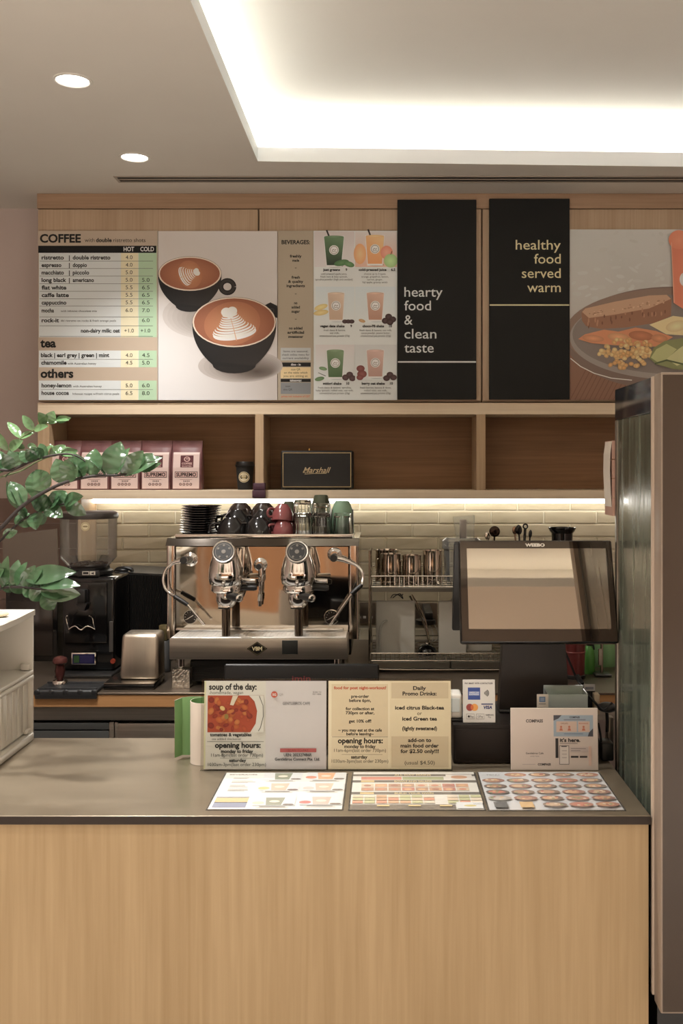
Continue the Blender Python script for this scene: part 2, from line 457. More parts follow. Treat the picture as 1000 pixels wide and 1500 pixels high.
# tiled backsplash (child of the wall it is fixed to)
m = MB(); s = F/WALLD; tw, th, g = 77/s, 19.0/s, .0042
xA, xB = X(118, WALLD), 2.2
ztop = Z(749, WALLD)
for r in range(-2, 40):
    z1 = ztop - r*th; z0 = z1 - th + g
    if z0 < .8: break
    x = X(565, WALLD) + (0.5*tw if r % 2 else 0) - 12*tw
    while x < xB:
        a, b = max(x+g/2, xA), min(x+tw-g/2, xB)
        if b-a > .01:
            e = [random.uniform(.004, .0075) for _ in range(4)]
            y = WALLD-.002
            A = [m.v((a, y, z0)), m.v((b, y, z0)), m.v((b, y, z1)), m.v((a, y, z1))]
            q = .004
            B = [m.v((a+q, y-e[0], z0+q)), m.v((b-q, y-e[1], z0+q)), m.v((b-q, y-e[2], z1-q)), m.v((a+q, y-e[3], z1-q))]
            m.f(B)
            for i in range(4): m.f([A[i], A[(i+1) % 4], B[(i+1) % 4], B[i]])
        x += tw
m.build('glazed_tiles', TILE, WB, smooth=False, kind='structure')
m = MB(); m.box(xA, xB, WALLD-.0035, WALLD-.001, .8, ztop+2*th); m.build('grout', GROUT, WB, smooth=False, kind='structure')
# brown tiles left of the side panel
m = MB(); s = F/WALLD; th2 = 37/s; zt = Z(730, WALLD)
for r in range(0, 20):
    z1 = zt - r*th2; z0 = z1 - th2 + .004
    if z0 < .5: break
    x = -3.0 + (.3 if r % 2 else 0)
    while x < xA-.02:
        a, b = x+.002, min(x+.598, xA-.02)
        m.box(a, b, WALLD-.006, WALLD-.001, z0, z1); x += .6
m.build('brown_tiles', DTILE, WB, smooth=False, kind='structure')

# ================================================================== wall joinery
DF = 4.70                                     # front plane of the joinery
XCL, XCR = X(55, DF), 1.75
def seam(px): return X(px, DF)
cabs = [(XCL, seam(378), 'oak veneered wall cabinet above the coffee menu and the cup poster, leftmost of the row'),
        (seam(379), seam(705), 'oak veneered wall cabinet behind the drinks menu and the first black panel'),
        (seam(706), XCR, 'oak veneered wall cabinet behind the food poster, rightmost of the row')]
zc0, zc1 = Z(588, DF), Z(306, DF)
for a, b, lab in cabs:
    t = thing('wall_cabinet', lab, 'cabinet', ((a+b)/2, DF+.13, zc0), 'oak wall cabinets')
    m = MB(); m.box(a+.001, b-.001, DF+.02, WALLD-.001, zc0, zc1); m.build('carcass', OAK_H, t, smooth=False)
    m = MB(); m.rbox(a+.002, b-.002, DF, DF+.0195, zc0+.004, zc1-.002, .001, 1); m.build('door', OAK_DOOR, t, smooth=False)
m = MB(); m.box(XCL, XCR, DF-.006, WALLD-.001, zc1+.001, CEIL-.001)
solo('cabinet_pelmet', m, wood('oak_pelmet', (182, 152, 126), (156, 128, 103), 'x'), 'oak fascia board with level grain between the wall cabinets and the ceiling', 'fascia board', smooth=False)
# open shelf
zt1, zt0 = Z(590, DF), Z(607, DF); zb1, zb0 = Z(718, DF), Z(731, DF)
t = thing('open_shelf', 'long open oak shelf with three bays between the menu boards and the tiles', 'shelf', ((XCL+XCR)/2, DF+.13, zb0))
def board(name, x0, x1, z0, z1, m_, y0=DF, y1=WALLD-.001):
    m = MB(); m.rbox(x0, x1, y0, y1, z0, z1, .0012, 1); m.build(name, m_, t, smooth=False)
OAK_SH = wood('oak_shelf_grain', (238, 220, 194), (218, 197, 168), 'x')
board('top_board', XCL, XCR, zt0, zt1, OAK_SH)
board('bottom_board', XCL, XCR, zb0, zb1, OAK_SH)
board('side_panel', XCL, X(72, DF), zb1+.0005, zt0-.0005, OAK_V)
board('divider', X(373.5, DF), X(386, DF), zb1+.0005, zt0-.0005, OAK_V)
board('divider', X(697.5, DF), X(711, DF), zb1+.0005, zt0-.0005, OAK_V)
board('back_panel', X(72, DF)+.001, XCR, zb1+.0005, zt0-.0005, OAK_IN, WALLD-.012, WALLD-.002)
SHELF_Z = zb1
# upright side panel below the shelf, left end of the cream tiles
m = MB(); m.rbox(X(114, 4.72), X(119, 4.72), 4.72, WALLD-.001, .8515, zb0-.0005, .001, 1)
solo('side_board', m, OAK_V, 'narrow upright oak side board under the left end of the shelf, behind the grinder', 'board', smooth=False)
# light bar under the shelf
SLED = mat('shelf_led', (255, 255, 250), 0.5, emit=((1.0, 0.97, 0.90), SHELF_LED_POWER))
t = thing('shelf_light', 'thin bright light bar fixed under the front edge of the oak shelf', 'light strip', (0.2, 4.907, zb0-.025))
xa, xb = X(119.5, 4.72), XCR
m = MB(); m.box(xa, xb, 4.895, 4.92, zb0-.0035, zb0-.0005); m.build('housing', mat('aluminium', (200, 198, 192), 0.4, 1.0), t, smooth=False)
m = MB(); m.rbox(xa, xb, 4.896, 4.918, zb0-.026, zb0-.0036, .004, 2); m.build('diffuser', SLED, t)

# ================================================================== front counter
CT = 0.90; CD = D(1195, CT)                   # top height, distance of its front edge
CBK = D(1081, CT); CXR = X(953, CD)
t = thing('service_counter', 'long front service counter with upright oak veneer panel and dark stone-grey top', 'counter', (-.4, CD+.3, 0))
TOPM = mottled('counter_top_steel', (126, 114, 96), (144, 131, 112), (3, 9, 3), 0.25, 0.5, rough2=0.42, detail=8)
m = MB(); m.rbox(-2.2, CXR, CD, CBK, CT-.02, CT, .0015, 1); m.build('worktop', [TOPM], t, smooth=False)
m = MB(); m.rbox(-2.2, CXR+.0005, CD-.0012, CD-.0001, CT-.02, CT-.0012, .0004, 1); m.build('edge_band', mat('edge_brown', (50, 41, 35), 0.5, spec=.25), t, smooth=False)
m = MB(); m.box(-2.19, CXR-.004, CD+.006, CD+.028, .0, CT-.0205); m.build('front_panel', wood('oak_counter_front', (178, 154, 118), (158, 133, 97), 'z', fine=.8), t, smooth=False)
m = MB(); m.box(-2.19, CXR-.02, CD+.0285, CBK-.03, .0, CT-.0205); m.build('base', DBROWN, t, smooth=False)

# ================================================================== back counter
BT = 0.85; BD = D(1015, BT); BXL, BXR = -2.6, 1.75
t = thing('back_counter', 'long back counter with steel top, oak edge and brushed steel band below the tiles', 'counter', (-.3, BD+.5, BT-.11))
m = MB(); m.rbox(BXL, BXR, BD, WALLD-.009, BT-.008, BT, .001, 1); m.build('worktop', mottled('back_worktop', (104, 92, 80), (120, 106, 92), (3, 9, 3), 0.3, 0.8, rough2=.4), t, smooth=False)
m = MB(); m.rbox(BXL, BXR, BD+.004, BD+.04, Z(1036, BD), BT-.0082, .001, 1); m.build('oak_edge', wood('oak_edge', (176, 132, 88), (150, 108, 68), 'x'), t, smooth=False)
m = MB(); m.rbox(BXL, BXR, BD+.012, BD+.045, Z(1056, BD), Z(1036, BD)-.0002, .001, 1); m.build('steel_band', STEEL, t, smooth=False)
m = MB(); m.box(BXL, BXR, BD+.045, WALLD-.01, Z(1056, BD), BT-.0083); m.build('carcass', DBROWN, t, smooth=False)
zf = Z(1058.5, BD)
def fridge(x0, x1, lab, fm, split, edge):
    t = thing('undercounter_fridge', lab, 'fridge', ((x0+x1)/2, BD+.3, 0))
    m = MB(); m.box(x0+.001, x1-.001, BD+.05, BD+.7, .0, zf-.001); m.build('cabinet', BLACK, t, smooth=False)
    if split:
        m = MB(); m.rbox(x0+.006, x1-.02, BD+.02, BD+.049, zf-.032, zf-.006, .003); m.build('drawer', fm, t)
        m = MB(); m.rbox(x0+.006, x1-.02, BD+.02, BD+.049, zf-.26, zf-.037, .003); m.build('drawer', fm, t)
        m = MB(); m.rbox(x1-.0195, x1-.001, BD+.02, BD+.049, .05, zf-.004, .002); m.build('frame_post', STEEL, t)
    else:
        m = MB(); m.rbox(x0+.012, x1-.004, BD+.018, BD+.049, .08, zf-.008, .004); m.build('door', fm, t)
        m = MB(); m.rbox(x0+.001, x0+.0115, BD+.02, BD+.049, .05, zf-.004, .002); m.build('frame_post', STEEL, t)
fridge(X(0, BD)-.3, X(165, BD), 'undercounter fridge with dark grey drawers below the back counter, left of the steel door', mat('grey_drawer', (64, 64, 62), 0.4), True, 0)
fridge(X(165.5, BD), X(360, BD), 'undercounter fridge with a brushed steel door below the espresso machine', STEEL, False, 0)
# ================================================================== menu boards on the cabinets
BDK = DF - .002                               # back of the boards
INK = (24, 23, 21)
def wallboard(name, label, cat, px0, px1, py0, py1, th=.010, m_=None, group='menu boards on the wall cabinets'):
    d = BDK - th
    o = V(px0, py1, d)
    t = thing(name, label, cat, o, group)
    m = MB(); m.rbox(X(px0, d), X(px1, d), d, BDK, Z(py1, d), Z(py0, d), .0008, 1)
    m.build('panel', m_ or mat('board_edge', (190, 182, 170), 0.5), t, smooth=False)
    q = Print(px0, py1, F/d); q.wb, q.sat = (1.34, 1.46, 1.58), .76      # brighter, more neutral light put into the inks; colours muted
    return t, q

# ---- coffee menu
t, p = wallboard('coffee_menu_board', 'tan menu board headed COFFEE with rows of prices, at the left end', 'menu board', 56, 231, 338, 586)
TAN, GREY, YEL, GRN = (176, 150, 122), (196, 194, 186), (214, 196, 150), (158, 184, 140)
p.rect(56, 338, 230.6, 586, TAN)
def band(y0, y1):
    p.rect(57, y0, 229.5, y1, GREY); p.rect(177, y0, 202.5, y1, YEL); p.rect(203, y0, 229.5, y1, GRN)
band(360, 494); band(513.5, 538); band(557.5, 586)
p.rect(56, 360, 229, 370.5, (14, 14, 14))
p.text('HOT', 181, 368, 6.2, (220, 214, 200), w=15.5, bold=.02); p.text('COLD', 205.5, 368, 6.2, (220, 214, 200), w=20, bold=.02)
p.text('COFFEE', 58.5, 355, 11.5, INK, w=60, bold=.035); p.text('with', 124, 354.5, 5.6, INK, w=14.5); p.text('double', 140.5, 354.5, 5.6, INK, w=23, bold=.03)
p.text('ristretto shots', 166, 354.5, 5.6, INK, w=47)
rows = [('ristretto', 'double ristretto', 380, '4.0', ''), ('espresso', 'doppio', 391, '4.0', ''), ('macchiato', 'piccolo', 402, '5.0', ''),
        ('long black', 'americano', 413, '5.0', '5.0'), ('flat white', '', 424, '5.5', '6.5'), ('caffe latte', '', 435, '5.5', '6.5'),
        ('cappuccino', '', 446, '5.5', '6.5'), ('mocha', '', 457.5, '6.0', '7.0'), ('rock-it', '', 472, '', '6.0')]
for a, b, y, h, c in rows:
    p.text(a, 61, y, 5.6, INK, bold=.03, w=len(a)*3.62)
    if b: p.text('|', 101, y, 5.6, INK, bold=.03); p.text(b, 106.5, y, 5.6, INK, bold=.03, w=len(b)*3.45)
    if h: p.text(h, 189, y-.4, 5.4, INK, 'C', w=10)
    if c: p.text(c, 213.5, y-.2, 5.4, INK, 'C', w=11)
for y in (382.2, 393, 404, 415.4, 426.5, 437.5, 448, 464, 477, 492.5):
    p.rect(58, y, 224, y+.55, (90, 86, 80))
p.text('with inhouse chocolate mix', 89, 457, 2.8, INK, w=53); p.text('dbl ristretto on rocks & fresh orange peels', 89, 471.2, 2.8, INK, w=81)
p.text('non-dairy milk: oat', 118.5, 487, 5.4, INK, w=57, bold=.03); p.text('+1.0', 189, 487, 5.4, INK, 'C', w=14); p.text('+1.0', 213, 487, 5.4, INK, 'C', w=14)
p.text('tea', 59, 508.5, 12, INK, w=23, bold=.035); p.text('others', 59.5, 553, 12, INK, w=48, bold=.035)
p.text('black | earl grey | green | mint', 60, 523, 5.6, INK, w=100, bold=.03); p.text('4.0', 189, 523, 5.4, INK, 'C', w=10); p.text('4.5', 213.5, 523, 5.4, INK, 'C', w=11)
p.rect(59, 526, 224, 526.5, (110, 105, 98))
p.text('chamomile', 60.5, 534, 5.6, INK, w=37, bold=.03); p.text('with Australian honey', 99, 534, 2.9, INK, w=42); p.text('4.5', 189, 534, 5.4, INK, 'C', w=10); p.text('5.0', 213.5, 534, 5.4, INK, 'C', w=11)
p.text('honey-lemon', 61, 567.3, 5.6, INK, w=43.5, bold=.03); p.text('with Australian honey', 107, 567.3, 2.9, INK, w=42); p.text('5.0', 189, 567.3, 5.4, INK, 'C', w=10); p.text('6.0', 213.5, 567.3, 5.4, INK, 'C', w=11)
p.rect(60, 570.4, 224, 570.9, (110, 105, 98))
p.text('house cocoa', 61, 578.3, 5.6, INK, w=40, bold=.03); p.text('Inhouse recipe w/fresh citrus peels', 106.5, 578.3, 2.9, INK, w=68); p.text('6.5', 189, 578.5, 5.4, INK, 'C', w=10); p.text('8.0', 213.5, 578.5, 5.4, INK, 'C', w=11)
p.build('print', t)

# ---- poster of two coffee cups
t, p = wallboard('coffee_poster', 'photo poster of two black cups of latte with leaf patterns in the foam', 'poster', 231.6, 406, 338.5, 586)
p.rect(231.6, 338.5, 406, 586, None, [(196, 180, 166), (204, 190, 178), (184, 168, 156), (206, 196, 188)])
for k in range(9): p.ell(300+k*2, 462+k, 62-k*5, 34-k*3, (178-k*7, 162-k*7, 150-k*7), (186-k*6, 171-k*6, 159-k*6))
for k in range(9): p.ell(352+k*3, 536+k, 62-k*5, 24-k*2, (150-k*9, 134-k*9, 122-k*9), (172-k*8, 156-k*8, 144-k*8))
def cup(cx, cy, rx, ry, H, foot, hx, hy, hr):
    for k in range(2): p.line([(hx+hr*math.cos(a), hy+hr*.95*math.sin(a)) for a in [2*PI*i/24 for i in range(25)]], hr*(.75-.35*k), (30, 26, 24) if k == 0 else (54, 46, 42))
    L_, R_ = [], []
    for i in range(13):
        u = i/12; ww = rx*(1-(1-foot)*u**2.4); yy = cy+H*u
        L_.append((cx-ww, yy)); R_.append((cx+ww, yy))
    bot = [(cx+rx*foot*math.cos(a), cy+H+ry*.35*math.sin(a)) for a in [PI*i/10 for i in range(11)]]
    pts = L_[::-1]+R_
    cols = [(40, 34, 31)]*13 + [(58, 48, 42)]*13
    p.poly(R_+bot+L_[::-1], None, [(44, 37, 33)]*13+[(30, 26, 24)]*11+[(24, 21, 20)]*13)
    p.ell(cx, cy, rx, ry, (34, 29, 27)); p.ell(cx, cy, rx-.4, ry-.4, (214, 186, 158)); p.ell(cx, cy, rx-2.6, ry-2.2, (182, 108, 58), (148, 78, 40))
def rosetta(cx, cy, sx, sy, rot, n):
    """a leaf of nested cream crescents with a small heart at its top"""
    ca, sa = math.cos(rot), math.sin(rot)
    def T(u, v): return (cx+(u*ca-v*sa)*sx, cy+(u*sa+v*ca)*sy)
    p.ell(cx, cy, sx*1.22, sy*1.18, (196, 126, 70), (172, 98, 50), rot)
    for i in range(n):
        u = i/(n-1); q = (1.0-.62*u)*(.82+.18*math.sin(PI*min(1, u*1.6+.2))); v0 = .62-1.02*u
        K = 18
        pts = [T(q*math.sin(a), v0+.34*q*math.cos(a)-.10) for a in [-1.75+3.5*j/K for j in range(K+1)]]
        ww = [max(.3, sy*.13*(1-.35*u)*(1-(abs(j-K/2)/(K/2))**2*.75)) for j in range(K+1)]
        p.line(pts, ww, (236, 214, 184) if i % 3 else (244, 228, 204))
    p.line([T(0, .95), T(.01, .3), T(0, -.3)], [sy*.05, sy*.035, sy*.03], (206, 150, 96))
    for du, dv, r in ((-.13, -.66, .22), (.13, -.66, .22), (0, -.52, .2)): p.ell(*T(du, dv), sx*r, sy*r*1.1, (242, 224, 198), (236, 212, 182), rot)
cup(278, 401, 46.5, 25.5, 47, .45, 333, 420, 9.5); rosetta(278, 402, 17, 15, 1.2, 8)
p.poly([(388, 447), (396, 443), (406, 448), (406, 466), (400, 464)], (28, 24, 22))
cup(343, 472, 61.5, 37, 62, .52, 398, 455, 3); rosetta(340, 474, 34, 27, -.2, 11)
p.build('print', t)

# ---- beverages: tan text column and panel of drinks photos
t, p = wallboard('beverages_board', 'narrow tan board headed BEVERAGES with centred lines of black text', 'menu board', 407, 458.8, 338, 586)
p.rect(407, 338, 458.8, 586, (166, 145, 116))
p.text('BEVERAGES:', 433, 357.5, 5.6, INK, 'C', w=41.5, bold=.03)
for st, y in (('freshly', 377), ('made', 383.2), ('–', 394), ('fresh', 408), ('& quality', 414.2), ('ingredients', 420.4), ('–', 432), ('no', 445.5), ('added', 451.7), ('sugar', 457.9), ('–', 469), ('no added', 482.5), ('artificial', 488.7), ('sweetener', 494.9)):
    p.text(st, 433, y, 3.7, INK, 'C', bold=.035, w=len(st)*2.45)
p.rect(411, 509.5, 455, 528, (176, 172, 164))
for st, y in (('Items are seasonal,', 516), ('check online menu for', 521), ('current availability', 526)): p.text(st, 433, y, 3, INK, 'C', w=len(st)*1.92)
p.rect(411, 531, 455, 537, (16, 15, 14)); p.text('dine - in', 433, 535.4, 3, (230, 224, 210), 'C', bold=.02)
p.rect(411, 538, 455, 554, (214, 180, 116))
for st, y in (('scan QR', 542.5), ('on the table which', 547.3), ('you are sitting at.', 552.2)): p.text(st, 433, y, 3, INK, 'C', w=len(st)*1.9)
p.rect(411, 555, 455, 559.6, (16, 15, 14)); p.text('takeaway:', 433, 558.6, 3, (230, 224, 210), 'C', bold=.02)
p.rect(411, 560.4, 455, 577, (122, 120, 118)); p.text('scan', 421.5, 567, 2.8, (50, 48, 46), 'C'); p.text('this QR', 421.5, 572, 2.8, (50, 48, 46), 'C')
p.text('prices not inclusive of GST', 433, 582, 2.8, (190, 90, 50), 'C', w=42, bold=.02)
p.build('print', t)
t, p = wallboard('drinks_menu_board', 'white board with six photos of juices and shakes in glasses', 'menu board', 459.2, 581.5, 338, 586)
p.rect(459.2, 338, 581.5, 586, (206, 202, 192))
def drink(x0, y0, x1, y1, bg1, bg2, cx, top, bot, wt, wb, col, col2, straw=False, milk=None):
    p.rect(x0, y0, x1, y1, None, [bg1, bg1, bg2, bg2])
    p.ell(cx+2, bot, wb*1.1, 2, tuple(int(c*.82) for c in bg2))
    if straw: p.line([(cx-wt*.75, top-9), (cx-wt*.45, top+2)], 2.4, (46, 38, 34))
    p.poly([(cx-wt-.8, top-.5), (cx+wt+.8, top-.5), (cx+wb+.8, bot+1), (cx-wb-.8, bot+1)], (212, 206, 196))
    p.poly([(cx-wt, top+1.5), (cx+wt, top+1.5), (cx+wb, bot-1.5), (cx-wb, bot-1.5)], None, [col, tuple(min(255, c+14) for c in col), col2, col2])
    p.ell(cx, top+1, wt, 1.9, tuple(min(255, c+22) for c in col), col)
    my = top+(bot-top)*.46
    p.ell(cx, my, 7, 7, (226, 214, 190)); p.ell(cx, my, 5.8, 5.8, (120, 100, 70)); p.ell(cx, my, 5.1, 5.1, (230, 218, 192))
    p.line([(cx-3, my+1.4), (cx-1, my-1), (cx+1, my+.5), (cx+3, my-.8)], .8, (110, 90, 60)); p.line([(cx-3, my+2.6), (cx+3, my+2.6)], .6, (110, 90, 60))
def blob(x, y, rx, ry, c): p.ell(x, y, rx, ry, tuple(min(255, k+26) for k in c), c)
drink(460, 339, 519, 391, (200, 182, 172), (206, 192, 184), 489, 346, 390, 14.5, 10.5, (88, 118, 72), (44, 52, 38), True)
p.ell(500, 385, 11, 4.5, (86, 128, 66), (62, 104, 50), -.2); p.ell(511, 387, 8, 4, (96, 140, 74), (70, 110, 56), .3)
drink(520, 339, 581, 391, (206, 190, 178), (214, 160, 130), 549, 345, 388, 13.5, 10.5, (226, 160, 84), (222, 138, 60), True)
blob(527, 372, 9, 15, (226, 146, 74)); blob(566, 370, 9, 10, (218, 120, 84)); blob(572, 382, 10, 10, (146, 176, 94)); p.line([(572, 373), (574, 368)], 1, (90, 70, 40))
drink(462, 420, 519, 474, (196, 200, 200), (206, 208, 206), 492, 429, 470, 12, 9.5, (198, 164, 132), (190, 152, 118))
p.ell(470, 450, 10, 4, (226, 196, 110), (206, 172, 84), -.3); p.ell(470, 458, 11, 4, (222, 190, 106), (200, 164, 80), -.15)
for q in (505, 510, 515): blob(q, 471, 4, 3, (66, 40, 36))
drink(520, 420, 579, 474, (196, 200, 200), (206, 208, 206), 549.5, 429, 470, 12.5, 9.5, (196, 150, 120), (178, 122, 92))
p.ell(530, 470, 5, 2.4, (200, 150, 90), (180, 130, 70), .3)
for q, y in ((564, 470), (569, 464), (575, 468), (571, 472)): blob(q, y, 5, 4.4, (60, 34, 30))
drink(462, 505, 519, 557, (206, 192, 184), (206, 204, 200), 491, 513, 554, 12.5, 10, (108, 130, 84), (72, 98, 54))
p.ell(473, 540, 6, 2.6, (120, 150, 96), (96, 130, 74), .2); p.ell(468, 555, 7, 3, (110, 142, 88), (86, 120, 66), -.2); p.line([(466, 546), (477, 551)], 1, (90, 88, 84))
for q, y in ((506, 553), (512, 549), (516, 554)): blob(q, y, 5, 4.4, (70, 42, 40))
drink(520, 505, 581, 557, (196, 190, 182), (206, 204, 200), 549.5, 513, 553, 12.5, 10, (196, 152, 132), (176, 128, 108))
for q, y, r in ((528, 540, 6), (530, 548, 7), (527, 553, 5)): blob(q, y, r, r*.8, (120, 52, 44))
for q, y in ((566, 554), (571, 549), (576, 553)): blob(q, y, 5, 4.2, (66, 38, 36))
def cap(cx, y, a, price, lines):
    p.text(a, cx-3.5, y, 3.5, INK, 'C', bold=.035, w=len(a)*2.25); p.text(price, cx+len(a)*1.2+5, y, 3.5, INK, 'C', bold=.035)
    for i, l in enumerate(lines): p.text(l, cx, y+5.6+i*4.1, 2.5, (60, 57, 52), 'C', w=len(l)*1.52)
cap(489, 397, 'just greens', '9', ['cold pressed apple juice,', 'fresh mint & baby spinach,', 'spirulina powder (high anti-oxidant)'])
cap(549, 397, 'cold-pressed juice', '6.5', ['choose up to 3 types:', 'orange, grapefruit, lemon,', 'carrot, ginger,', 'fuji apple, granny smith'])
cap(490, 479.5, 'vegan date shake', '9', ['fresh dates & banana,', 'oat milk,', 'unsweetened pea protein (23g)'])
cap(550, 479.5, 'choco-PB shake', '10', ['fresh dates & banana, oat milk,', 'cocoa powder, peanut butter,', 'unsweetened pea protein (23g)'])
cap(490, 563.5, 'midori shake', '10', ['fresh dates & banana, spirulina,', 'baby spinach, rolled oats, oat milk,', 'unsweetened pea protein (23g)'])
cap(550, 563.5, 'berry oat shake', '10', ['fresh berries, banana & dates,', 'rolled oats, oat milk,', 'unsweetened pea protein (23g)'])
p.build('print', t)

# ---- two black slogan panels
BLKB = mat('black_board', (24, 25, 24), 0.6, spec=.25)
t, p = wallboard('slogan_panel', 'tall black panel lettered hearty food & clean taste above a white line', 'sign', 581.8, 697.5, 292.5, 585, .022, BLKB, 'tall black slogan panels')
WH, GO = (196, 192, 182), (206, 186, 128)
for st, y, ww in (('hearty', 434.5, 56), ('food', 454.5, 39), ('&', 475.5, 12), ('clean', 495.8, 47), ('taste', 516.3, 43)):
    p.text(st, 592, y, 14, WH, w=ww, bold=.004)
p.rect(582.5, 529, 697, 531.2, WH); p.build('print', t)
t, p = wallboard('slogan_panel', 'tall black panel lettered healthy food served warm in yellow above a yellow line', 'sign', 716.5, 834, 291, 585, .022, BLKB, 'tall black slogan panels')
for st, y, ww in (('healthy', 365.5, 66), ('food', 386, 39), ('served', 407, 57), ('warm', 427.8, 49)):
    p.text(st, 821, y, 14, GO, 'R', w=ww, bold=.004)
p.rect(717, 445.8, 833.5, 447.8, GO); p.build('print', t)

# ---- food poster
t, p = wallboard('food_poster', 'photo poster of a grey plate with toast, salmon, sweetcorn and avocado', 'poster', 835.2, 1010, 336, 586)
p.rect(834.2, 336, 1010, 586, None, [(190, 180, 168), (196, 186, 172), (150, 104, 74), (140, 96, 68)])
random.seed(3)
p.rect(834.2, 336, 1010, 470, None, [(192, 184, 172), (198, 188, 176), (176, 162, 148), (184, 170, 156)])
for i in range(60): p.ell(random.uniform(838, 990), random.uniform(340, 440), random.uniform(3, 9), random.uniform(1.5, 3.5), random.choice([(192, 183, 171), (187, 177, 164), (190, 181, 168)]), None, random.uniform(-.6, .6), 10)
p.rect(834.2, 500, 1010, 586, (136, 90, 62))
for i in range(16):
    x = 834.5+i*7; p.line([(x, 586), (min(x+24, 1009), 540)], 1.2, (120, 76, 50))
def clipell(cx, cy, rx, ry, c, e):
    pts = [(cx+rx*math.cos(2*PI*i/60), cy+ry*math.sin(2*PI*i/60)) for i in range(60)]
    pts = [(min(max(x, 834.3), 1009.8), y) for x, y in pts]
    p.poly(pts, c)
clipell(985, 496, 158, 76, (122, 96, 80), 0); clipell(985, 488, 158, 66, (136, 104, 84), 0)
clipell(985, 494, 151, 62, (150, 132, 118), 0); clipell(988, 490, 150, 58, (128, 110, 98), 0)
p.line([(835, 525), (850, 537), (870, 547), (895, 554), (925, 557)], 1.4, (208, 196, 180))
# toast
p.poly([(851, 458), (856, 452), (900, 442), (950, 433), (976, 432), (983, 438), (982, 463), (960, 473), (915, 480), (880, 482), (858, 478), (852, 470)], (150, 96, 62))
p.poly([(852, 457), (857, 452), (900, 442), (950, 433), (976, 432), (982, 438), (950, 452), (900, 461), (862, 466)], (190, 140, 100))
for i in range(40):
    u = random.random(); p.ell(858+u*118, 460-u*20+random.uniform(-3, 4), random.uniform(.8, 2.4), .8, random.choice([(206, 160, 118), (160, 110, 74)]), n=8)
for i in range(26):
    u = random.random(); p.ell(858+u*118, 474-u*20+random.uniform(-6, 6), 1.2, random.uniform(2, 5), random.choice([(176, 118, 78), (122, 74, 46)]), n=8)
# salmon and egg
p.poly([(846, 497), (856, 490), (884, 483), (905, 486), (930, 480), (960, 485), (985, 494), (960, 508), (900, 506), (866, 503)], (206, 122, 66))
for x, y, rx, ry, c in ((868, 496, 16, 5, (220, 136, 76)), (905, 494, 16, 6, (224, 148, 84)), (938, 492, 18, 7, (198, 112, 58)), (965, 496, 12, 6, (214, 130, 70))): p.ell(x, y, rx, ry, c, tuple(int(k*.86) for k in c), .1)
p.poly([(950, 476), (985, 463), (1009, 466), (1009, 492), (975, 490)], (216, 186, 120)); p.ell(990, 478, 16, 8, (226, 200, 136), (206, 170, 104), -.2)
# sweetcorn
for i in range(120):
    a, r = random.uniform(0, 2*PI), random.random()**.6
    x, y = 918+42*r*math.cos(a), 518+22*r*math.sin(a)
    if x < 885 and y > 520: continue
    c = random.choice([(230, 170, 86), (222, 156, 70), (238, 186, 104)])
    p.ell(x, y, 3.8, 3.1, c, tuple(int(k*.84) for k in c), random.uniform(-1, 1), 10)
# avocado
p.poly([(950, 525), (956, 510), (972, 500), (1009, 494), (1009, 543), (985, 541), (960, 534)], (132, 130, 70))
p.poly([(952, 524), (960, 512), (975, 504), (990, 512), (975, 527), (962, 531)], (176, 170, 96)); p.poly([(975, 526), (992, 512), (1009, 500), (1009, 530), (990, 536)], (190, 180, 112)); p.line([(958, 533), (975, 528), (1000, 534)], 2.5, (88, 96, 52))
# juice glass
p.poly([(982, 354), (1010, 354), (1010, 460), (985, 444)], (216, 110, 66)); p.ell(993, 352, 15, 14, (226, 130, 84), (220, 118, 72)); p.ell(1001, 410, 7, 10, (226, 214, 200)); p.line([(982, 356), (986, 444)], 1.2, (232, 150, 110))
p.build('print', t)
random.seed(11)
# ================================================================== things on the front counter
ACR = glass('acrylic', (246, 246, 242), 1.45, 0.04, boost=1.0)
PAPER = mat('white_paper', (222, 214, 202), 0.7)
def sheet(p, t, name, w_, h_, col, y=0.0, th=.0006, m_=None, label=None):
    """a paper sheet w x h standing at local y, its lower left corner at the thing's base"""
    m = MB(); m.box(0, w_, y, y+th, 0, h_); return m.build(name, m_ or mat(name+'_stock', col, .7), t, smooth=False, local=True, label=label)
# ---- two clear sign stands, two A5 pages in each
def sign_stand(label, px0, px1, py0, py1, d, tilt=-.06):
    o = V(px0, py1, d); o.z = CT + .001
    w_ = (px1-px0)*d/F; h_ = (py1-py0)*d/F*1.005
    t = thing('acrylic_sign_stand', label, 'sign stand', o, 'clear sign stands on the front counter', rot=(tilt, 0, 0))
    m = MB(); m.rbox(0, w_, .0012, .0036, 0, h_, .0008, 1); m.rbox(0, w_, -.006, .0011, 0, .002, .0006, 1)
    m.rbox(w_*.02, w_*.98, .0040, .060, .004, .0065, .0008, 1)
    m.build('acrylic_holder', ACR, t, local=True, smooth=False)
    return t, w_, h_
ds = D(1129, CT)
t, w_, h_ = sign_stand('clear sign stand with the soup of the day page and a cafe payment page', 293.5, 479.5, 998, 1130, ds)
pp = Print(293.5, 1130, F/ds); pp.wb = (.62, .68, .70)
pp.rect(298, 1000.5, 388.3, 1128, (226, 216, 200)); pp.rect(388.3, 1000.5, 477.5, 1128, (220, 208, 202))
pp.rect(298, 1000.5, 300.5, 1128, (222, 212, 168))
pp.text('soup of the day:', 304.8, 1013, 8.4, INK, w=70, bold=.035); pp.text('-homemade, vegan', 305, 1019.5, 4.4, (60, 58, 54), w=50)
pp.rect(303, 1021.5, 386, 1075, (176, 74, 44))
random.seed(5)
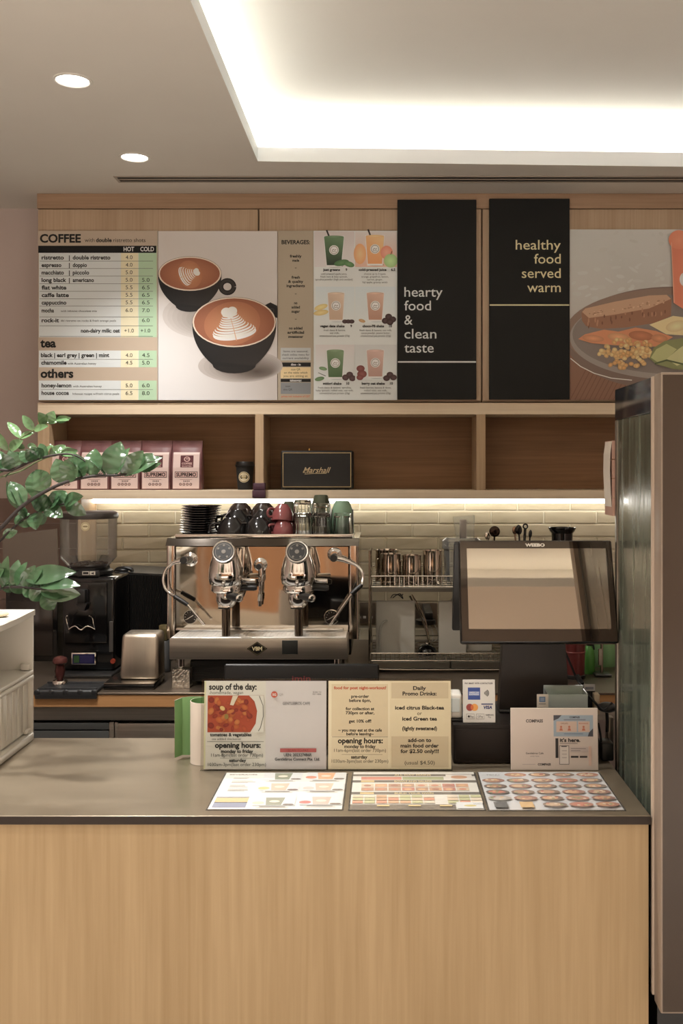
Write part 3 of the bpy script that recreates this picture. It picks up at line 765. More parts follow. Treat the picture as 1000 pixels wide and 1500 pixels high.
for i in range(46):
    x, y = random.uniform(308, 366), random.uniform(1026, 1071)
    c = random.choice([(206, 104, 52), (150, 50, 32), (214, 124, 66), (190, 82, 46), (164, 60, 36)])
    pp.ell(x, y, random.uniform(2, 6), random.uniform(2, 4.5), c, tuple(int(k*.86) for k in c), random.uniform(0, 3), 12)
pp.poly([(386, 1021.5), (386, 1075), (366, 1075), (374, 1062), (376, 1044), (372, 1030), (364, 1021.5)], (226, 216, 200))
pp.line([(379, 1022), (384.5, 1036), (385, 1052), (381, 1068), (378, 1073)], 1, (90, 84, 78))
pp.poly([(336, 1035), (340, 1021.8), (348, 1021.8), (341, 1036)], (226, 206, 178)); pp.ell(325, 1040, 4, 3, (226, 188, 120), rot=.6); pp.ell(331, 1052, 3, 4, (150, 120, 60))
pp.text('tomatoes & vegetables', 307, 1080.5, 4.7, INK, w=61, bold=.03); pp.text('-no added thickener', 309, 1086, 3.3, (80, 76, 70), w=44)
pp.rect(303, 1088, 386, 1088.5, (60, 56, 52))
pp.text('opening hours:', 314.5, 1097, 7.4, INK, w=67, bold=.035); pp.text('monday to friday', 347, 1104.5, 4.8, INK, 'C', w=47, bold=.03)
pp.text('11am-8pm(last order 730pm)', 347, 1110, 4.6, (60, 57, 52), 'C', w=76); pp.rect(322, 1112, 380, 1112.4, (120, 112, 104))
pp.text('saturday', 348, 1117.5, 4.6, INK, 'C', w=25, bold=.03); pp.text('1030am-3pm(last order 230pm)', 347, 1123.5, 4.6, (60, 57, 52), 'C', w=85)
pp.ell(401, 1020, 4.6, 4.6, (206, 90, 66)); pp.text('SG', 401, 1021.8, 3.4, (232, 220, 210), 'C', bold=.03); pp.text('QR', 408, 1021.5, 3.2, (170, 160, 152))
pp.text('SCAN TO', 470, 1017.5, 2, (90, 84, 80), 'R'); pp.text('PAY HERE', 470, 1020.5, 2, (90, 84, 80), 'R')
pp.text('GENTLEBROS CAFE', 433.5, 1035, 4, (90, 84, 80), 'C', w=40)
pp.rect(410, 1098, 463, 1103.6, (190, 96, 92)); pp.text('SCAN TO PAY', 436.5, 1102.4, 3.2, (150, 60, 56), 'C', w=30)
pp.text('UEN: 202327486R', 436, 1109.3, 4, (50, 46, 44), 'C', w=41, bold=.02); pp.text('Gentlebros Connect Pte. Ltd.', 435.5, 1115.6, 4, (50, 46, 44), 'C', w=66, bold=.02)
for nm, a, b, c in (('soup_page', 298, 388, (226, 216, 200)), ('payment_page', 388.6, 477.5, (220, 208, 202))):
    m = MB(); k = ds/F; m.box((a-293.5)*k, (b-293.5)*k, 0.0, .0008, .003, (1130-1000.5)*k); m.build(nm, PAPER, t, local=True, smooth=False)
pp.build('print', t)
t, w_, h_ = sign_stand('clear sign stand with the cream food and tan promo drinks pages', 478.6, 662.5, 998, 1130, ds)
t.location.y += .001
pp = Print(478.6, 1130, F/ds); pp.wb = (.78, .84, 1.0)
pp.rect(480.5, 1000.5, 571, 1128, (228, 212, 168)); pp.rect(571, 1000.5, 660.5, 1128, (224, 206, 160))
pp.rect(485, 1005, 568, 1081, (214, 194, 150)); pp.rect(573, 1003, 657, 1026, (206, 186, 144)); pp.rect(573, 1081, 657, 1126, (206, 186, 144)); pp.rect(485, 1083, 568, 1126, (222, 204, 160))
pp.text('food for post night-workout?', 527, 1012.5, 4, (190, 78, 48), 'C', w=77, bold=.03)
for st, y, ww in (('pre-order', 1025, 26), ('before 6pm,', 1031, 32), ('for collection at', 1043, 42), ('730pm or after,', 1049, 42), ('get 10% off!', 1061, 33), ('~ you may eat at the cafe', 1074, 64), ('before leaving~', 1079.5, 40)):
    pp.text(st, 527, y, 4.2, INK, 'C', w=ww, bold=.025)
pp.rect(486, 1081.6, 568, 1082.1, (60, 56, 50))
pp.text('opening hours:', 494.5, 1090.8, 7.4, INK, w=66, bold=.035); pp.text('monday to friday', 527, 1097.8, 4.6, INK, 'C', w=46, bold=.03)
pp.text('11am-6pm(last order 730pm)', 527, 1103.5, 4.6, (60, 57, 52), 'C', w=76); pp.rect(500, 1107, 560, 1107.4, (120, 112, 96))
pp.text('saturday', 526, 1113, 4.6, INK, 'C', w=24, bold=.03); pp.text('1030am-3pm(last order 230pm)', 527, 1119, 4.6, (60, 57, 52), 'C', w=83)
for st, y, ww, b in (('Daily', 1013.5, 19, .03), ('Promo Drinks:', 1021.5, 50, .03), ('iced citrus Black-tea', 1042, 72, .03), ('or', 1050, 7, 0), ('iced Green tea', 1058, 51, .03), ('(lightly sweetened)', 1072, 51, .03), ('add-on to', 1089, 34, .03), ('main food order', 1097, 56, .03), ('for $2.50 only!!!', 1105, 56, .03), ('(usual $4.50)', 1121.5, 44, 0)):
    pp.text(st, 614.5, y, 5.2, INK, 'C', w=ww, bold=b)
for nm, a, b in (('food_page', 480.5, 570.8), ('drinks_page', 571.2, 660.5)):
    m = MB(); k = ds/F; m.box((a-478.6)*k, (b-478.6)*k, 0.0, .0008, .003, (1130-1000.5)*k); m.build(nm, mat('cream_paper', (226, 210, 164), .7), t, local=True, smooth=False)
pp.build('print', t)

# ---- laminated menus lying on the counter (drawn in centimetres on the sheet, then laid down and turned to depth)
def laid_menu(label, corners, draw, wpx, hpx):
    """corners: four counter points in px (far left, far right, near right, near left)"""
    P3 = [V(px, py, D(py, CT)) for px, py in corners]
    nl, nr, fl = P3[3], P3[2], P3[0]
    ux = (nr-nl); W = ux.length; ux.normalize(); uy = Vector((-ux.y, ux.x, 0)); H = ((P3[0]-nl).dot(uy) + (P3[1]-nr).dot(uy))/2
    shear = (((fl-nl).dot(ux)) + ((P3[1]-nr).dot(ux)))/2
    ang = math.atan2(ux.y, ux.x)
    o = nl.copy(); o.z = CT+.0006
    t = thing('laminated_menu', label, 'menu', o, 'laminated menus lying on the front counter', rot=(0, 0, ang))
    sk = 0.0
    m = MB(); q = .004
    m.prism([(-q, -q), (W+q, -q), (W+q+sk, H+q), (-q+sk, H+q)], .0, .0008, 'xy'); m.build('lamination', glass('lamination', (250, 250, 248), 1.4, 0.12, haze=.12, hazecol=(210, 200, 186)), t, local=True, smooth=False)
    m = MB(); m.prism([(0, 0), (W, 0), (W+sk, H), (sk, H)], .00085, .0013, 'xy'); m.build('sheet', PAPER, t, local=True, smooth=False)
    p = Print(0, hpx, wpx/W); draw(p)
    glare_wash = rgb(206, 200, 190)  # reflected glare on the laminate, blended into the print colours
    p.cc = [[tuple(a*.72+b*.28 for a, b in zip(c, glare_wash)) for c in q] for q in p.cc]
    # lay the print flat: local z becomes depth, layers become height
    for i, (x, y, z) in enumerate(p.vv): p.vv[i] = (x + sk*z/H, z*(H/(hpx*W/wpx)), .00135-y*.6)
    p.build('print', t, m=print_mat('laminated_print', .1, .6))
    return t
def draw_bev(p):
    p.rect(0, 0, 175, 248, (228, 228, 222))
    p.text('BEVERAGES', 26, 18, 7, (90, 88, 84), 'C', w=40, bold=.03)
    for y in (38, 44, 60, 67, 73, 90, 97, 104, 118, 125, 131): p.rect(14, y, 14+random.uniform(20, 34), y+2.5, (120, 118, 112))
    p.rect(4, 172, 48, 176, (40, 38, 36)); p.rect(4, 178, 48, 204, (214, 180, 120)); p.rect(4, 206, 48, 238, (120, 132, 160)); p.rect(4, 205, 48, 209, (40, 38, 36))
    for cx, cy, col, side in ((84, 28, (110, 124, 96), None), (146, 26, (226, 160, 110), (214, 120, 80)), (84, 104, (206, 180, 156), (228, 190, 120)), (146, 104, (222, 182, 160), (226, 200, 190)), (84, 202, (126, 132, 110), (190, 200, 180)), (146, 198, (222, 178, 164), (196, 86, 80))):
        p.rect(cx-28, cy-26, cx+28, cy+26, (214, 220, 222))
        p.poly([(cx-13, cy-24), (cx+13, cy-24), (cx+10, cy+24), (cx-10, cy+24)], col); p.ell(cx, cy, 7, 7, (232, 220, 196))
        if side: p.ell(cx-21, cy+10, 8, 10, side)
        for q in (17, 22): p.ell(cx+q, cy+20, 5, 5, (80, 56, 50))
        p.rect(cx-18, cy+31, cx+16, cy+34, (130, 126, 122)); p.rect(cx-22, cy+37, cx+20, cy+39, (176, 172, 168))
def draw_food(p):
    p.rect(0, 0, 297, 210, (224, 222, 214)); K = (44, 38, 34)
    p.rect(0, 14, 297, 26, K); p.rect(0, 50, 297, 64, K); p.rect(0, 118, 297, 132, K); p.rect(0, 184, 236, 210, (70, 58, 46))
    for y, s in ((23, 'ALL DAY MAINS'), (61, 'BOWLS AND SALADS'), (129, 'BUILD YOUR OWN')): p.text(s, 100, y, 8, (214, 190, 130), w=90, bold=.02)
    p.rect(20, 30, 118, 48, (206, 120, 96)); p.rect(120, 30, 220, 48, (150, 160, 110)); p.rect(226, 16, 290, 48, (226, 220, 212)); p.ell(258, 32, 20, 10, (206, 150, 110))
    p.rect(20, 52, 52, 62, (206, 176, 110)); p.rect(20, 120, 52, 130, (206, 176, 110))
    for y in (72, 94):
        for i in range(8):
            x = 22+i*32; p.rect(x, y, x+29, y+18, random.choice([(190, 110, 90), (206, 150, 110), (176, 130, 100), (214, 190, 160)])); p.ell(x+14, y+10, 9, 5, random.choice([(150, 80, 60), (222, 170, 120), (200, 120, 90)]))
    for y in (136, 152, 168):
        for i in range(11):
            if i == 7: continue
            x = 4+i*27; p.rect(x, y, x+24, y+13, random.choice([(226, 200, 170), (206, 160, 120), (214, 140, 110), (190, 190, 140), (230, 214, 190)]))
    p.rect(238, 176, 296, 208, (226, 230, 230)); p.ell(268, 194, 14, 5, (206, 190, 110)); p.text('SALADS', 276, 188, 6, (120, 130, 150), w=18)
    for x in (60, 130, 200): p.rect(x, 190, x+28, 198, (206, 180, 120))
def draw_grid(p):
    p.rect(0, 0, 297, 210, (206, 210, 214))
    p.text('MENU', 34, 22, 8, (100, 100, 100), 'C', w=30)
    for r in range(6):
        for i in range(5):
            if r == 0 and i == 0: continue
            x, y = 30+i*59, 17+r*35
            if r == 5 and i < 2: continue
            a = random.choice([(92, 58, 44), (168, 96, 70), (130, 70, 52), (70, 48, 40)]); b = random.choice([(214, 160, 110), (196, 100, 70), (206, 170, 130), (180, 130, 90)])
            if r == 4 and i == 0: a, b = (170, 160, 150), (200, 190, 180)
            p.ell(x, y, 27, 12, a); p.ell(x-3, y, 18, 8, b)
            for q in range(5): p.ell(x+random.uniform(-18, 16), y+random.uniform(-6, 6), 4, 3, random.choice([(222, 180, 120), (150, 60, 44), (190, 90, 66), (120, 130, 70), (232, 210, 180)]), n=8)
            p.rect(x-20, y+14, x+14, y+16, (140, 138, 136))
    p.rect(12, 180, 42, 208, (60, 66, 72)); p.rect(70, 180, 100, 208, (216, 172, 100))
laid_menu('white laminated drinks menu lying on the counter, leftmost of the three flat menus', [(333, 1133), (508, 1133), (500.5, 1186.5), (304, 1186.5)], draw_bev, 175, 248)
laid_menu('laminated food menu with dark heading bars lying between the other two flat menus', [(519, 1132), (697, 1132), (709, 1187), (512, 1187)], draw_food, 297, 210)
laid_menu('laminated menu with a grid of dish photos lying at the right end of the counter', [(706, 1132), (887, 1132), (914, 1187.5), (717, 1187.5)], draw_grid, 297, 210)

# ---- roll of white and green paper
d = 2.72
cx, r = X(300, d), X(300, d)-X(277, d)
cy = d
m = MB(); zt = Z(1031, d-r)
path = []
for i in range(64):
    a = math.radians(430 - i*6.4); rr = r*(.86+.14*i/63)
    path.append((cx+rr*math.cos(a), cy+rr*math.sin(a)))
# last bit runs out to the left as a loose tail
ex, ey = path[-1]; tx, ty = ex-path[-2][0], ey-path[-2][1]
path = [(cx+r*.9*math.cos(math.radians(a)), cy+r*.9*math.sin(math.radians(a))) for a in range(-250, 101, 10)]
tail = [(cx-r*.25, cy+r*1.02), (cx-r*.7, cy+r*1.12), (cx-r*1.2, cy+r*1.15), (cx-r*1.65, cy+r*.95), (X(255, d), cy+.006)]
path += tail
th = .0012; n = len(path); lo, hi = [], []
def offs(i):
    a = Vector(path[max(i-1, 0)]); b = Vector(path[min(i+1, n-1)]); t_ = (b-a).normalized(); return Vector((-t_.y, t_.x))
rows_in, rows_out = [], []
for i in range(n):
    p_ = Vector(path[i]); nn = offs(i)*th/2
    k = max(0, (i-(n-len(tail)))/len(tail))
    z0 = CT+.0008 + k*.010; z1 = zt - k*.003
    rows_in.append([m.v((p_.x+nn.x, p_.y+nn.y, z)) for z in (z0, z1)]); rows_out.append([m.v((p_.x-nn.x, p_.y-nn.y, z)) for z in (z0, z1)])
for i in range(n-1):
    m.mi = 1; m.f([rows_in[i][0], rows_in[i+1][0], rows_in[i+1][1], rows_in[i][1]])
    m.mi = 0; m.f([rows_out[i][0], rows_out[i][1], rows_out[i+1][1], rows_out[i+1][0]])
    m.f([rows_in[i][1], rows_in[i+1][1], rows_out[i+1][1], rows_out[i][1]]); m.f([rows_in[i][0], rows_out[i][0], rows_out[i+1][0], rows_in[i+1][0]])
ROLLW = mat('roll_white', (222, 210, 196), .7); ROLLG = mat('roll_green', (132, 174, 116), .7)
solo('paper_roll', m, [ROLLW, ROLLG], 'upright roll of white paper with green inner side, left of the soup sign', 'paper roll', origin=(cx, cy, CT), normals=False)

# ---- white plastic drawer unit at the left
xr, yf, yb, z0, z1 = -1.045, 2.40, 2.95, CT+.0005, Z(893, 2.95)
xl = xr-.36
t = thing('drawer_unit', 'white plastic storage unit with an open bay above a drawer, at the counter end', 'drawer unit', ((xr+xl)/2, (yf+yb)/2, z0))
zm = Z(980, 2.95)
m = MB()
m.rbox(xl, xr, yb-.008, yb, z0, z1-.0165, .002); m.rbox(xl, xr, yf, yf+.008, z0, z1-.0165, .002); m.rbox(xl, xl+.006, yf+.008, yb-.008, z0, z1-.0165, .002)
m.rbox(xl+.006, xr+.003, yf+.0085, yb-.0085, zm-.012, zm, .003); m.rbox(xl+.006, xr+.004, yf+.0085, yb-.0085, z0+.0005, z0+.022, .003)
m.rbox(xr-.03, xr-.004, yb-.03, yb-.0085, zm+.0005, zm+.020, .004)
m.build('body', WHITE_PL, t)
m = MB(); n = 14
pts = [(xl, yf-.004), (xl, yb+.003)] + [(xr+.003+.016*math.sin(PI*i/n), yb+.003+(yf-yb-.007)*i/n) for i in range(n+1)]
m.prism(pts, z1-.016, z1, 'xy'); m.build('top_panel', WHITE_PL, t, angle=50)
m = MB(); m.rbox(xl+.01, xr-.012, yf+.012, yb-.012, z0+.026, zm-.028, .004)
for i in range(12):
    y = yf+.03+i*.042; m.rbox(xr-.0125, xr-.0095, y, y+.020, z0+.032, zm-.036, .0015, 1)
m.rbox(xr-.012, xr+.006, yf+.012, yb-.012, zm-.027, zm-.0135, .004); m.rbox(xr-.012, xr-.002, yb-.05, yb-.016, z0+.026, z0+.036, .002, 1)
m.build('drawer', WHITE_PL, t)
UNIT_TOP = z1

# ---- till: black box under the screen, neck, tilted screen, rear screen
bx0, bx1 = X(663.5, 2.70), X(872, 2.70)
d0 = 2.70; zbx = Z(1061, d0)
m = MB(); m.rbox(bx0, bx1, d0, d0+.24, CT+.0006, zbx, .004)
t = thing('cash_drawer', 'dark brown cash drawer box on the counter below the till screen', 'cash drawer', ((bx0+bx1)/2, d0+.13, CT+.0006))
m.build('body', mat('drawer_dark_brown', (26, 19, 15), .5, spec=.3), t)
m = MB(); m.rbox(bx0+.006, bx1-.006, d0-.004, d0-.0002, CT+.012, zbx-.012, .002); m.build('drawer_front', mat('drawer_dark_brown', (26, 19, 15), .5, spec=.3), t)
m = MB(); m.cyl((bx0+.2, d0-.007, CT+.07), (bx0+.2, d0-.0042, CT+.07), .007, n=20); m.build('lock', CHROME, t)
PT = zbx + .0006
t = thing('till_screen', 'large black till touchscreen tilted on a dark stand beside the glass chiller', 'till', (X(788, 2.76), 2.76, PT))
tk = math.atan2(.10, .27)
A, B = V(673.5, 791, 2.765), V(677, 942, 2.672)
ctr_x = X(786.8, 2.72); W2 = (X(898, 2.765)-X(673.5, 2.765))/2; zt_, zb_ = A.z, B.z
up = Vector((0, A.y-B.y, A.z-B.z)); Hs = up.length; up.normalize(); nrm = Vector((0, -up.z, up.y)).normalized()
def slab(m, x0, x1, h0, h1, n0, n1, r=.004, seg=2, base=None):
    old = m.mark(); m.rbox(x0, x1, -n1, -n0, h0, h1, r, seg)
    b = base or Vector((ctr_x, B.y, B.z))
    for v in m.bm.verts:
        if v not in old: q = v.co.copy(); v.co = b + Vector((q.x, 0, 0)) + up*q.z + nrm*(-q.y)
# slab coordinates: n along the outward normal of the glass
m = MB(); slab(m, -W2, W2, 0, Hs, -.028, 0, .006, 3); m.build('housing', BLACKG, t)
m = MB(); slab(m, -W2+.004, W2-.004, .004, Hs-.004, .0001, .0012, .0008, 1); m.build('front_glass', mat('bezel_glass', (66, 56, 48), .03, .8), t)
k = 2.72/F
SCR = mat('screen_glass', (152, 138, 124), .02, .9)
m = MB(); slab(m, -W2+12*k, W2-10*k, 20*k, Hs-13*k, .0013, .0019, .0003, 1); m.build('display', SCR, t)
pr = Print(0, 0, 1/k)
pr.text('WEEBO', -.5, -(Hs/k-10.2), 4.4, (226, 220, 210), 'C', w=29, bold=.05)
for i, (x, y, z) in enumerate(pr.vv):
    q = Vector((ctr_x, B.y, B.z)) + Vector((x, 0, 0)) + up*z + nrm*(.0021); pr.vv[i] = tuple(q - WL[t])
pr.build('logo', t)
m = MB()
up2 = Vector((0, .30, -.95)).normalized()
old = m.mark(); m.rbox(-W2+.004, W2-.012, 0, .022, -.27, 0, .005, 2)
rot = Matrix.Rotation(.30, 3, 'X')
for v in m.bm.verts: v.co = rot @ v.co + Vector((ctr_x-.014, A.y+.024, A.z-.012))
m.build('rear_screen', BLACK, t)
dn = 2.76
m = MB()
dq = dn+.065; q0 = [(X(737, dq), Z(930, dq)), (X(827, dq), Z(930, dq)), (X(834, dq), PT+.0105), (X(731, dq), PT+.0105)]
m.prism(q0, dn+.065, dn+.12, 'xz'); m.build('neck', mat('neck_brown', (34, 27, 22), .45, spec=.35), t, smooth=False)
m = MB(); m.rbox(X(730, dn+.07), X(836, dn+.07), dn+.06, dn+.17, PT, PT+.010, .004); m.build('foot', BLACK, t)

# ---- card terminal and its contactless sign
dt = 2.735
t = thing('card_terminal', 'small white card terminal on the cash drawer, left of the payment logo card', 'card terminal', (X(668, dt), dt+.03, PT))
m = MB(); m.rbox(X(650, dt), X(677, dt), dt, dt+.07, PT+.006, Z(1017, dt), .008, 3); m.build('body', WHITE_PL, t)
m = MB(); m.rbox(X(654, dt), X(673, dt), dt-.002, dt-.0002, Z(1043, dt), Z(1023, dt), .0008, 1); m.build('screen', mat('pale_screen', (196, 204, 200), .2), t)
m = MB(); m.rbox(X(648, dt), X(690, dt), dt-.006, dt+.08, PT, PT+.0055, .002); m.build('cradle', BLACK, t)
d = 2.715
o = V(678, 1060, d); o.z = PT
t = thing('payment_logo_card', 'white card with blue, orange and red payment logos standing on the cash drawer', 'sign', o, rot=(-.12, 0, 0))
k = d/F
m = MB(); m.rbox(0, 47.5*k, 0, .002, 0, 62*k, .0008, 1); m.build('card', mat('card_white', (214, 212, 206), .5), t, local=True, smooth=False)
m = MB(); m.prism([(.01, 0), (.036, 0), (.036, .004), (.01, .004)], .0025, .055, 'yz') if False else m.rbox(.02, 47.5*k-.02, .003, .05, .0, .003, .001, 1); m.build('foot', mat('card_white', (214, 212, 206), .5), t, local=True, smooth=False)
pr = Print(678, 1060, F/d)
pr.text('PAY SMART WITH CONTACTLESS', 701.5, 1004.5, 2.2, (70, 70, 74), 'C', w=41, bold=.03)
pr.rect(685.5, 1009.5, 703.5, 1027, (62, 82, 146)); pr.rect(686.5, 1015, 702.5, 1021, (120, 138, 186)); pr.text('AMERICAN', 694.5, 1017.6, 2, (216, 220, 230), 'C', w=14, bold=.03); pr.text('EXPRESS', 694.5, 1020.4, 2, (216, 220, 230), 'C', w=14, bold=.03)
for i, rr in enumerate((2.5, 4.6, 6.7, 8.8)):
    pr.line([(709+rr*.9*math.cos(a)-1, 1017.5+rr*.72*math.sin(a)) for a in [-.8+1.6*j/8 for j in range(9)]], 1.1, (50, 48, 48))
pr.ell(688, 1038, 5.2, 5.2, (150, 70, 66)); pr.ell(695, 1038, 5.2, 5.2, (226, 160, 88)); pr.ell(691.5, 1038, 2.2, 3.6, (206, 110, 64))
pr.rect(705, 1032.5, 722, 1034, (52, 62, 110)); pr.text('VISA', 714.5, 1040, 4.2, (48, 58, 112), 'C', w=12.5, bold=.04, shear=.2)
for a, b in ((683, 694.5), (697.5, 709)):
    pr.line([(a, 1047.5), (b, 1047.5), (b, 1054.5), (a, 1054.5), (a, 1047.5)], .5, (110, 108, 104))
pr.ell(686.5, 1051, 1.5, 1.6, (50, 48, 46)); pr.text('Pay', 688.5, 1052.6, 3, (60, 58, 56), w=5); pr.text('G', 699.5, 1052.4, 3, (100, 110, 130), w=2.3); pr.text('Pay', 702.4, 1052.6, 3, (90, 88, 86), w=5)
pr.text('SAMSUNG', 717, 1049.8, 1.8, (80, 78, 78), 'C', w=11.5, bold=.03); pr.text('Pay', 717, 1053, 2.2, (90, 88, 86), 'C')
pr.build('print', t)

# ---- small survey card, green topped tray and the ordering sign in front
d = 2.715
o = V(786, 1037, d); o.z = PT
t = thing('small_sign_card', 'tiny white sign card with a blue square, behind the white ordering sign', 'sign', o)
k = d/F; h = Z(1017, d)-PT
m = MB(); m.rbox(0, 17*k, 0, .0015, 0, h, .0006, 1); m.rbox(0, 17*k, .0016, .03, 0, .002, .0006, 1); m.build('card', PAPER, t, local=True, smooth=False)
pr = Print(786, Y0 + F*(CH-PT)/d, F/d); pr.rect(789.5, 1020.5, 798.5, 1028.5, (110, 136, 172)); pr.rect(791, 1022, 797, 1027, (150, 170, 196)); pr.rect(789, 1030.5, 799, 1031.6, (120, 116, 112)); pr.build('print', t)
t = thing('note_tray', 'clear acrylic tray of green slips behind the white ordering sign', 'tray', (X(834, 2.74), 2.77, PT))
za = Z(1017, 2.72)
m = MB()
a, b = X(804, 2.72), X(864, 2.72)
m.rbox(a, b, 2.750, 2.753, PT, za-.008, .0008, 1); m.rbox(a, b, 2.815, 2.818, PT, za+.004, .0008, 1); m.rbox(a, a+.003, 2.7535, 2.8145, PT, za-.004, .0008, 1); m.rbox(b-.003, b, 2.7535, 2.8145, PT, za-.004, .0008, 1); m.rbox(a+.0035, b-.0035, 2.7535, 2.8145, PT, PT+.003, .0008, 1)
m.build('acrylic_box', glass('tray_acrylic', (226, 236, 232), 1.5, .03, haze=.6, hazecol=(232, 242, 238)), t, smooth=False)
m = MB(); m.rbox(a+.005, b-.005, 2.756, 2.812, PT+.0035, za-.022, .001, 1); m.build('green_slips', mat('green_slips', (110, 168, 96), .7), t, smooth=False)
d = D(1126.5, CT) - .012
o = V(748, 1126.5, d); o.z = CT+.001
t = thing('ordering_sign', 'white ordering sign with grey blue panel and text, in front of the till stand', 'sign stand', o, rot=(-.05, 0, 0))
k = d/F
m = MB(); m.rbox(0, 128*k, .0, .0015, .0, 90*k, .0006, 1); m.build('page', PAPER, t, local=True, smooth=False)
m = MB(); m.rbox(-.001, 128.6*k, .002, .004, 0, 90.5*k, .0008, 1); m.rbox(.004, 124*k, .0045, .012, 0, .003, .0008, 1); m.build('acrylic_holder', ACR, t, local=True, smooth=False)
pr = Print(748, 1126.5, F/d); pr.wb = (.86, .90, .92)
pr.rect(748.5, 1037.5, 875.5, 1126, (218, 202, 190))
pr.text('COMPASS', 783, 1057.5, 4.2, (70, 64, 62), 'C', w=25, bold=.04)
pr.text('Gentlebros Cafe', 783, 1103.5, 2.6, (90, 84, 82), 'C', w=26, bold=.02); pr.text('order here', 783, 1107.4, 2, (130, 122, 118), 'C')
pr.text('COMPASS', 797, 1119.8, 3, (60, 56, 54), 'C', w=19, bold=.04); pr.rect(765, 1118, 784, 1118.5, (160, 150, 146))
pr.rect(811, 1047, 869, 1078, (164, 176, 186)); pr.poly([(811, 1047), (823, 1047), (818, 1052), (811, 1055)], (84, 84, 90)); pr.poly([(869, 1066), (869, 1078), (861, 1078), (863, 1072)], (84, 84, 90))
pr.text('COMPASS', 842, 1051.4, 2.6, (60, 60, 66), 'C', w=15, bold=.03); pr.rect(826, 1053, 858, 1054.3, (130, 130, 140))
for a, b in ((815, 845), (847, 864)): pr.rect(a, 1056, b, 1071.5, (212, 184, 166))
for q in (822, 834, 855): pr.ell(q, 1064, 1.6, 1.6, (196, 120, 96)); pr.poly([(q-2.6, 1069.5), (q-1.5, 1066), (q+1.5, 1066), (q+2.6, 1069.5)], (196, 120, 96))
pr.text('ORDERS', 827, 1060, 2, (120, 90, 80), 'C'); pr.text('REWARDS', 855, 1060, 2, (170, 70, 60), 'C'); pr.rect(826, 1073.5, 854, 1074.6, (120, 136, 156))
pr.rect(813.5, 1080.5, 817.8, 1109, (60, 56, 56)); pr.text("it's here.", 820, 1085.6, 5, (40, 38, 38), w=30, bold=.035); pr.rect(820, 1087.4, 846, 1088.2, (130, 122, 120))
pr.rect(819, 1091, 833.5, 1118.5, (110, 104, 104)); pr.rect(819.8, 1091.8, 832.7, 1117.7, (224, 212, 202)); pr.rect(822, 1091.8, 830, 1093, (90, 86, 86))
for y in (1098, 1103, 1108): pr.rect(823, y, 830, y+1, (180, 168, 162))
pr.rect(835, 1093, 861, 1101, (206, 190, 182)); pr.rect(836, 1095, 858, 1096, (150, 140, 136)); pr.rect(836, 1098, 850, 1099, (150, 140, 136))
for a in (836, 849): pr.rect(a, 1106, a+11, 1108.6, (56, 54, 54))
pr.rect(862, 1092, 866, 1120, (222, 190, 172)); pr.build('print', t)

# ---- staff till behind the sign stands
d = 2.80
xa, xb = X(328, d), X(555, d)
t = thing('staff_till', 'black staff till seen from the back behind the sign stands, small red lettering', 'till', ((xa+xb)/2, d+.06, CT+.0006))
zt2 = Z(972.5, d)
mm = MB(); old = mm.mark(); mm.rbox(xa, xb, d, d+.018, zt2-.225, zt2, .006, 3); mm.turn(old, ((xa+xb)/2, d, zt2), 'X', -.16); mm.build('housing', mat('till_black', (14, 13, 13), .4, spec=.3), t)
mm = MB(); old = mm.mark(); mm.rbox(xa+.004, xb-.004, d+.0185, d+.0205, zt2-.22, zt2-.005, .0008, 1); mm.turn(old, ((xa+xb)/2, d, zt2), 'X', -.16); mm.build('screen', mat('staff_screen', (20, 20, 22), .05), t)
mm = MB(); mm.rbox((xa+xb)/2-.06, (xa+xb)/2+.06, d+.012, d+.05, CT+.012, zt2-.12, .01, 3); mm.build('stand', BLACK, t)
mm = MB(); mm.rbox((xa+xb)/2-.10, (xa+xb)/2+.10, d-.02, d+.10, CT+.0006, CT+.0115, .004, 2); mm.build('foot', BLACK, t)
pr = Print(441.5, 972.5, F/d); pr.text('imin', 441.5, 996.5, 7, (112, 40, 44), 'C', w=27, bold=.01)
cs, sn = math.cos(-.16), math.sin(-.16)
for i, (x, y, z) in enumerate(pr.vv): pr.vv[i] = (x, -.0012*1 + y*cs - z*sn - .0004, y*sn + z*cs)
pr.build('logo', t, local=((xa+xb)/2-WL[t].x, d-WL[t].y, zt2-WL[t].z))

# ---- small things and cables right of the till
t = thing('label_printer', 'small black printer with a white paper tag on top, right of the till stand', 'printer', (X(858, 2.86), 2.86, PT))
m = MB(); m.rbox(X(848, 2.84), X(872, 2.84), 2.84, 2.90, PT, Z(1009, 2.84), .006, 3); m.build('body', BLACK, t)
old = None; m = MB(); m.rbox(X(855, 2.836), X(871, 2.836), 2.834, 2.8365, Z(1012, 2.836), Z(1002, 2.836), .0005, 1); m.build('paper_tag', mat('tag_white', (206, 204, 204), .6), t, smooth=False)
pr = Print(855, 1012, F/2.834)
pr.rect(857, 1006, 869, 1010, (140, 140, 150)); pr.build('print', t, local=(X(855, 2.834)-WL[t].x, 2.834-WL[t].y-.0003, Z(1012, 2.834)-WL[t].z))
m = MB(); m.rbox(X(870, 2.80), X(878.5, 2.80), 2.80, 2.83, PT, Z(1017, 2.80), .003, 2); solo('cream_block', m, mat('cream_plastic', (206, 188, 160), .5), 'small cream plastic block standing right of the printer with the white tag', 'block')
BLK_C = mat('cable_black', (16, 15, 15), .5)
m = MB(); dd = 2.83
m.tube([V(826, 952, 2.93), V(834, 970, 2.92), V(845, 995, 2.90), V(858, 1014, 2.835), V(872, 1030, 2.79), V(884, 1040, 2.76), V(896, 1030, 2.78)], .0035, smooth=8); m.tube([V(845, 990, 2.905), V(852, 1002, 2.885)], .008)
solo('till_cable', m, BLK_C, 'black cable sloping down from the till screen past the printer', 'cable')
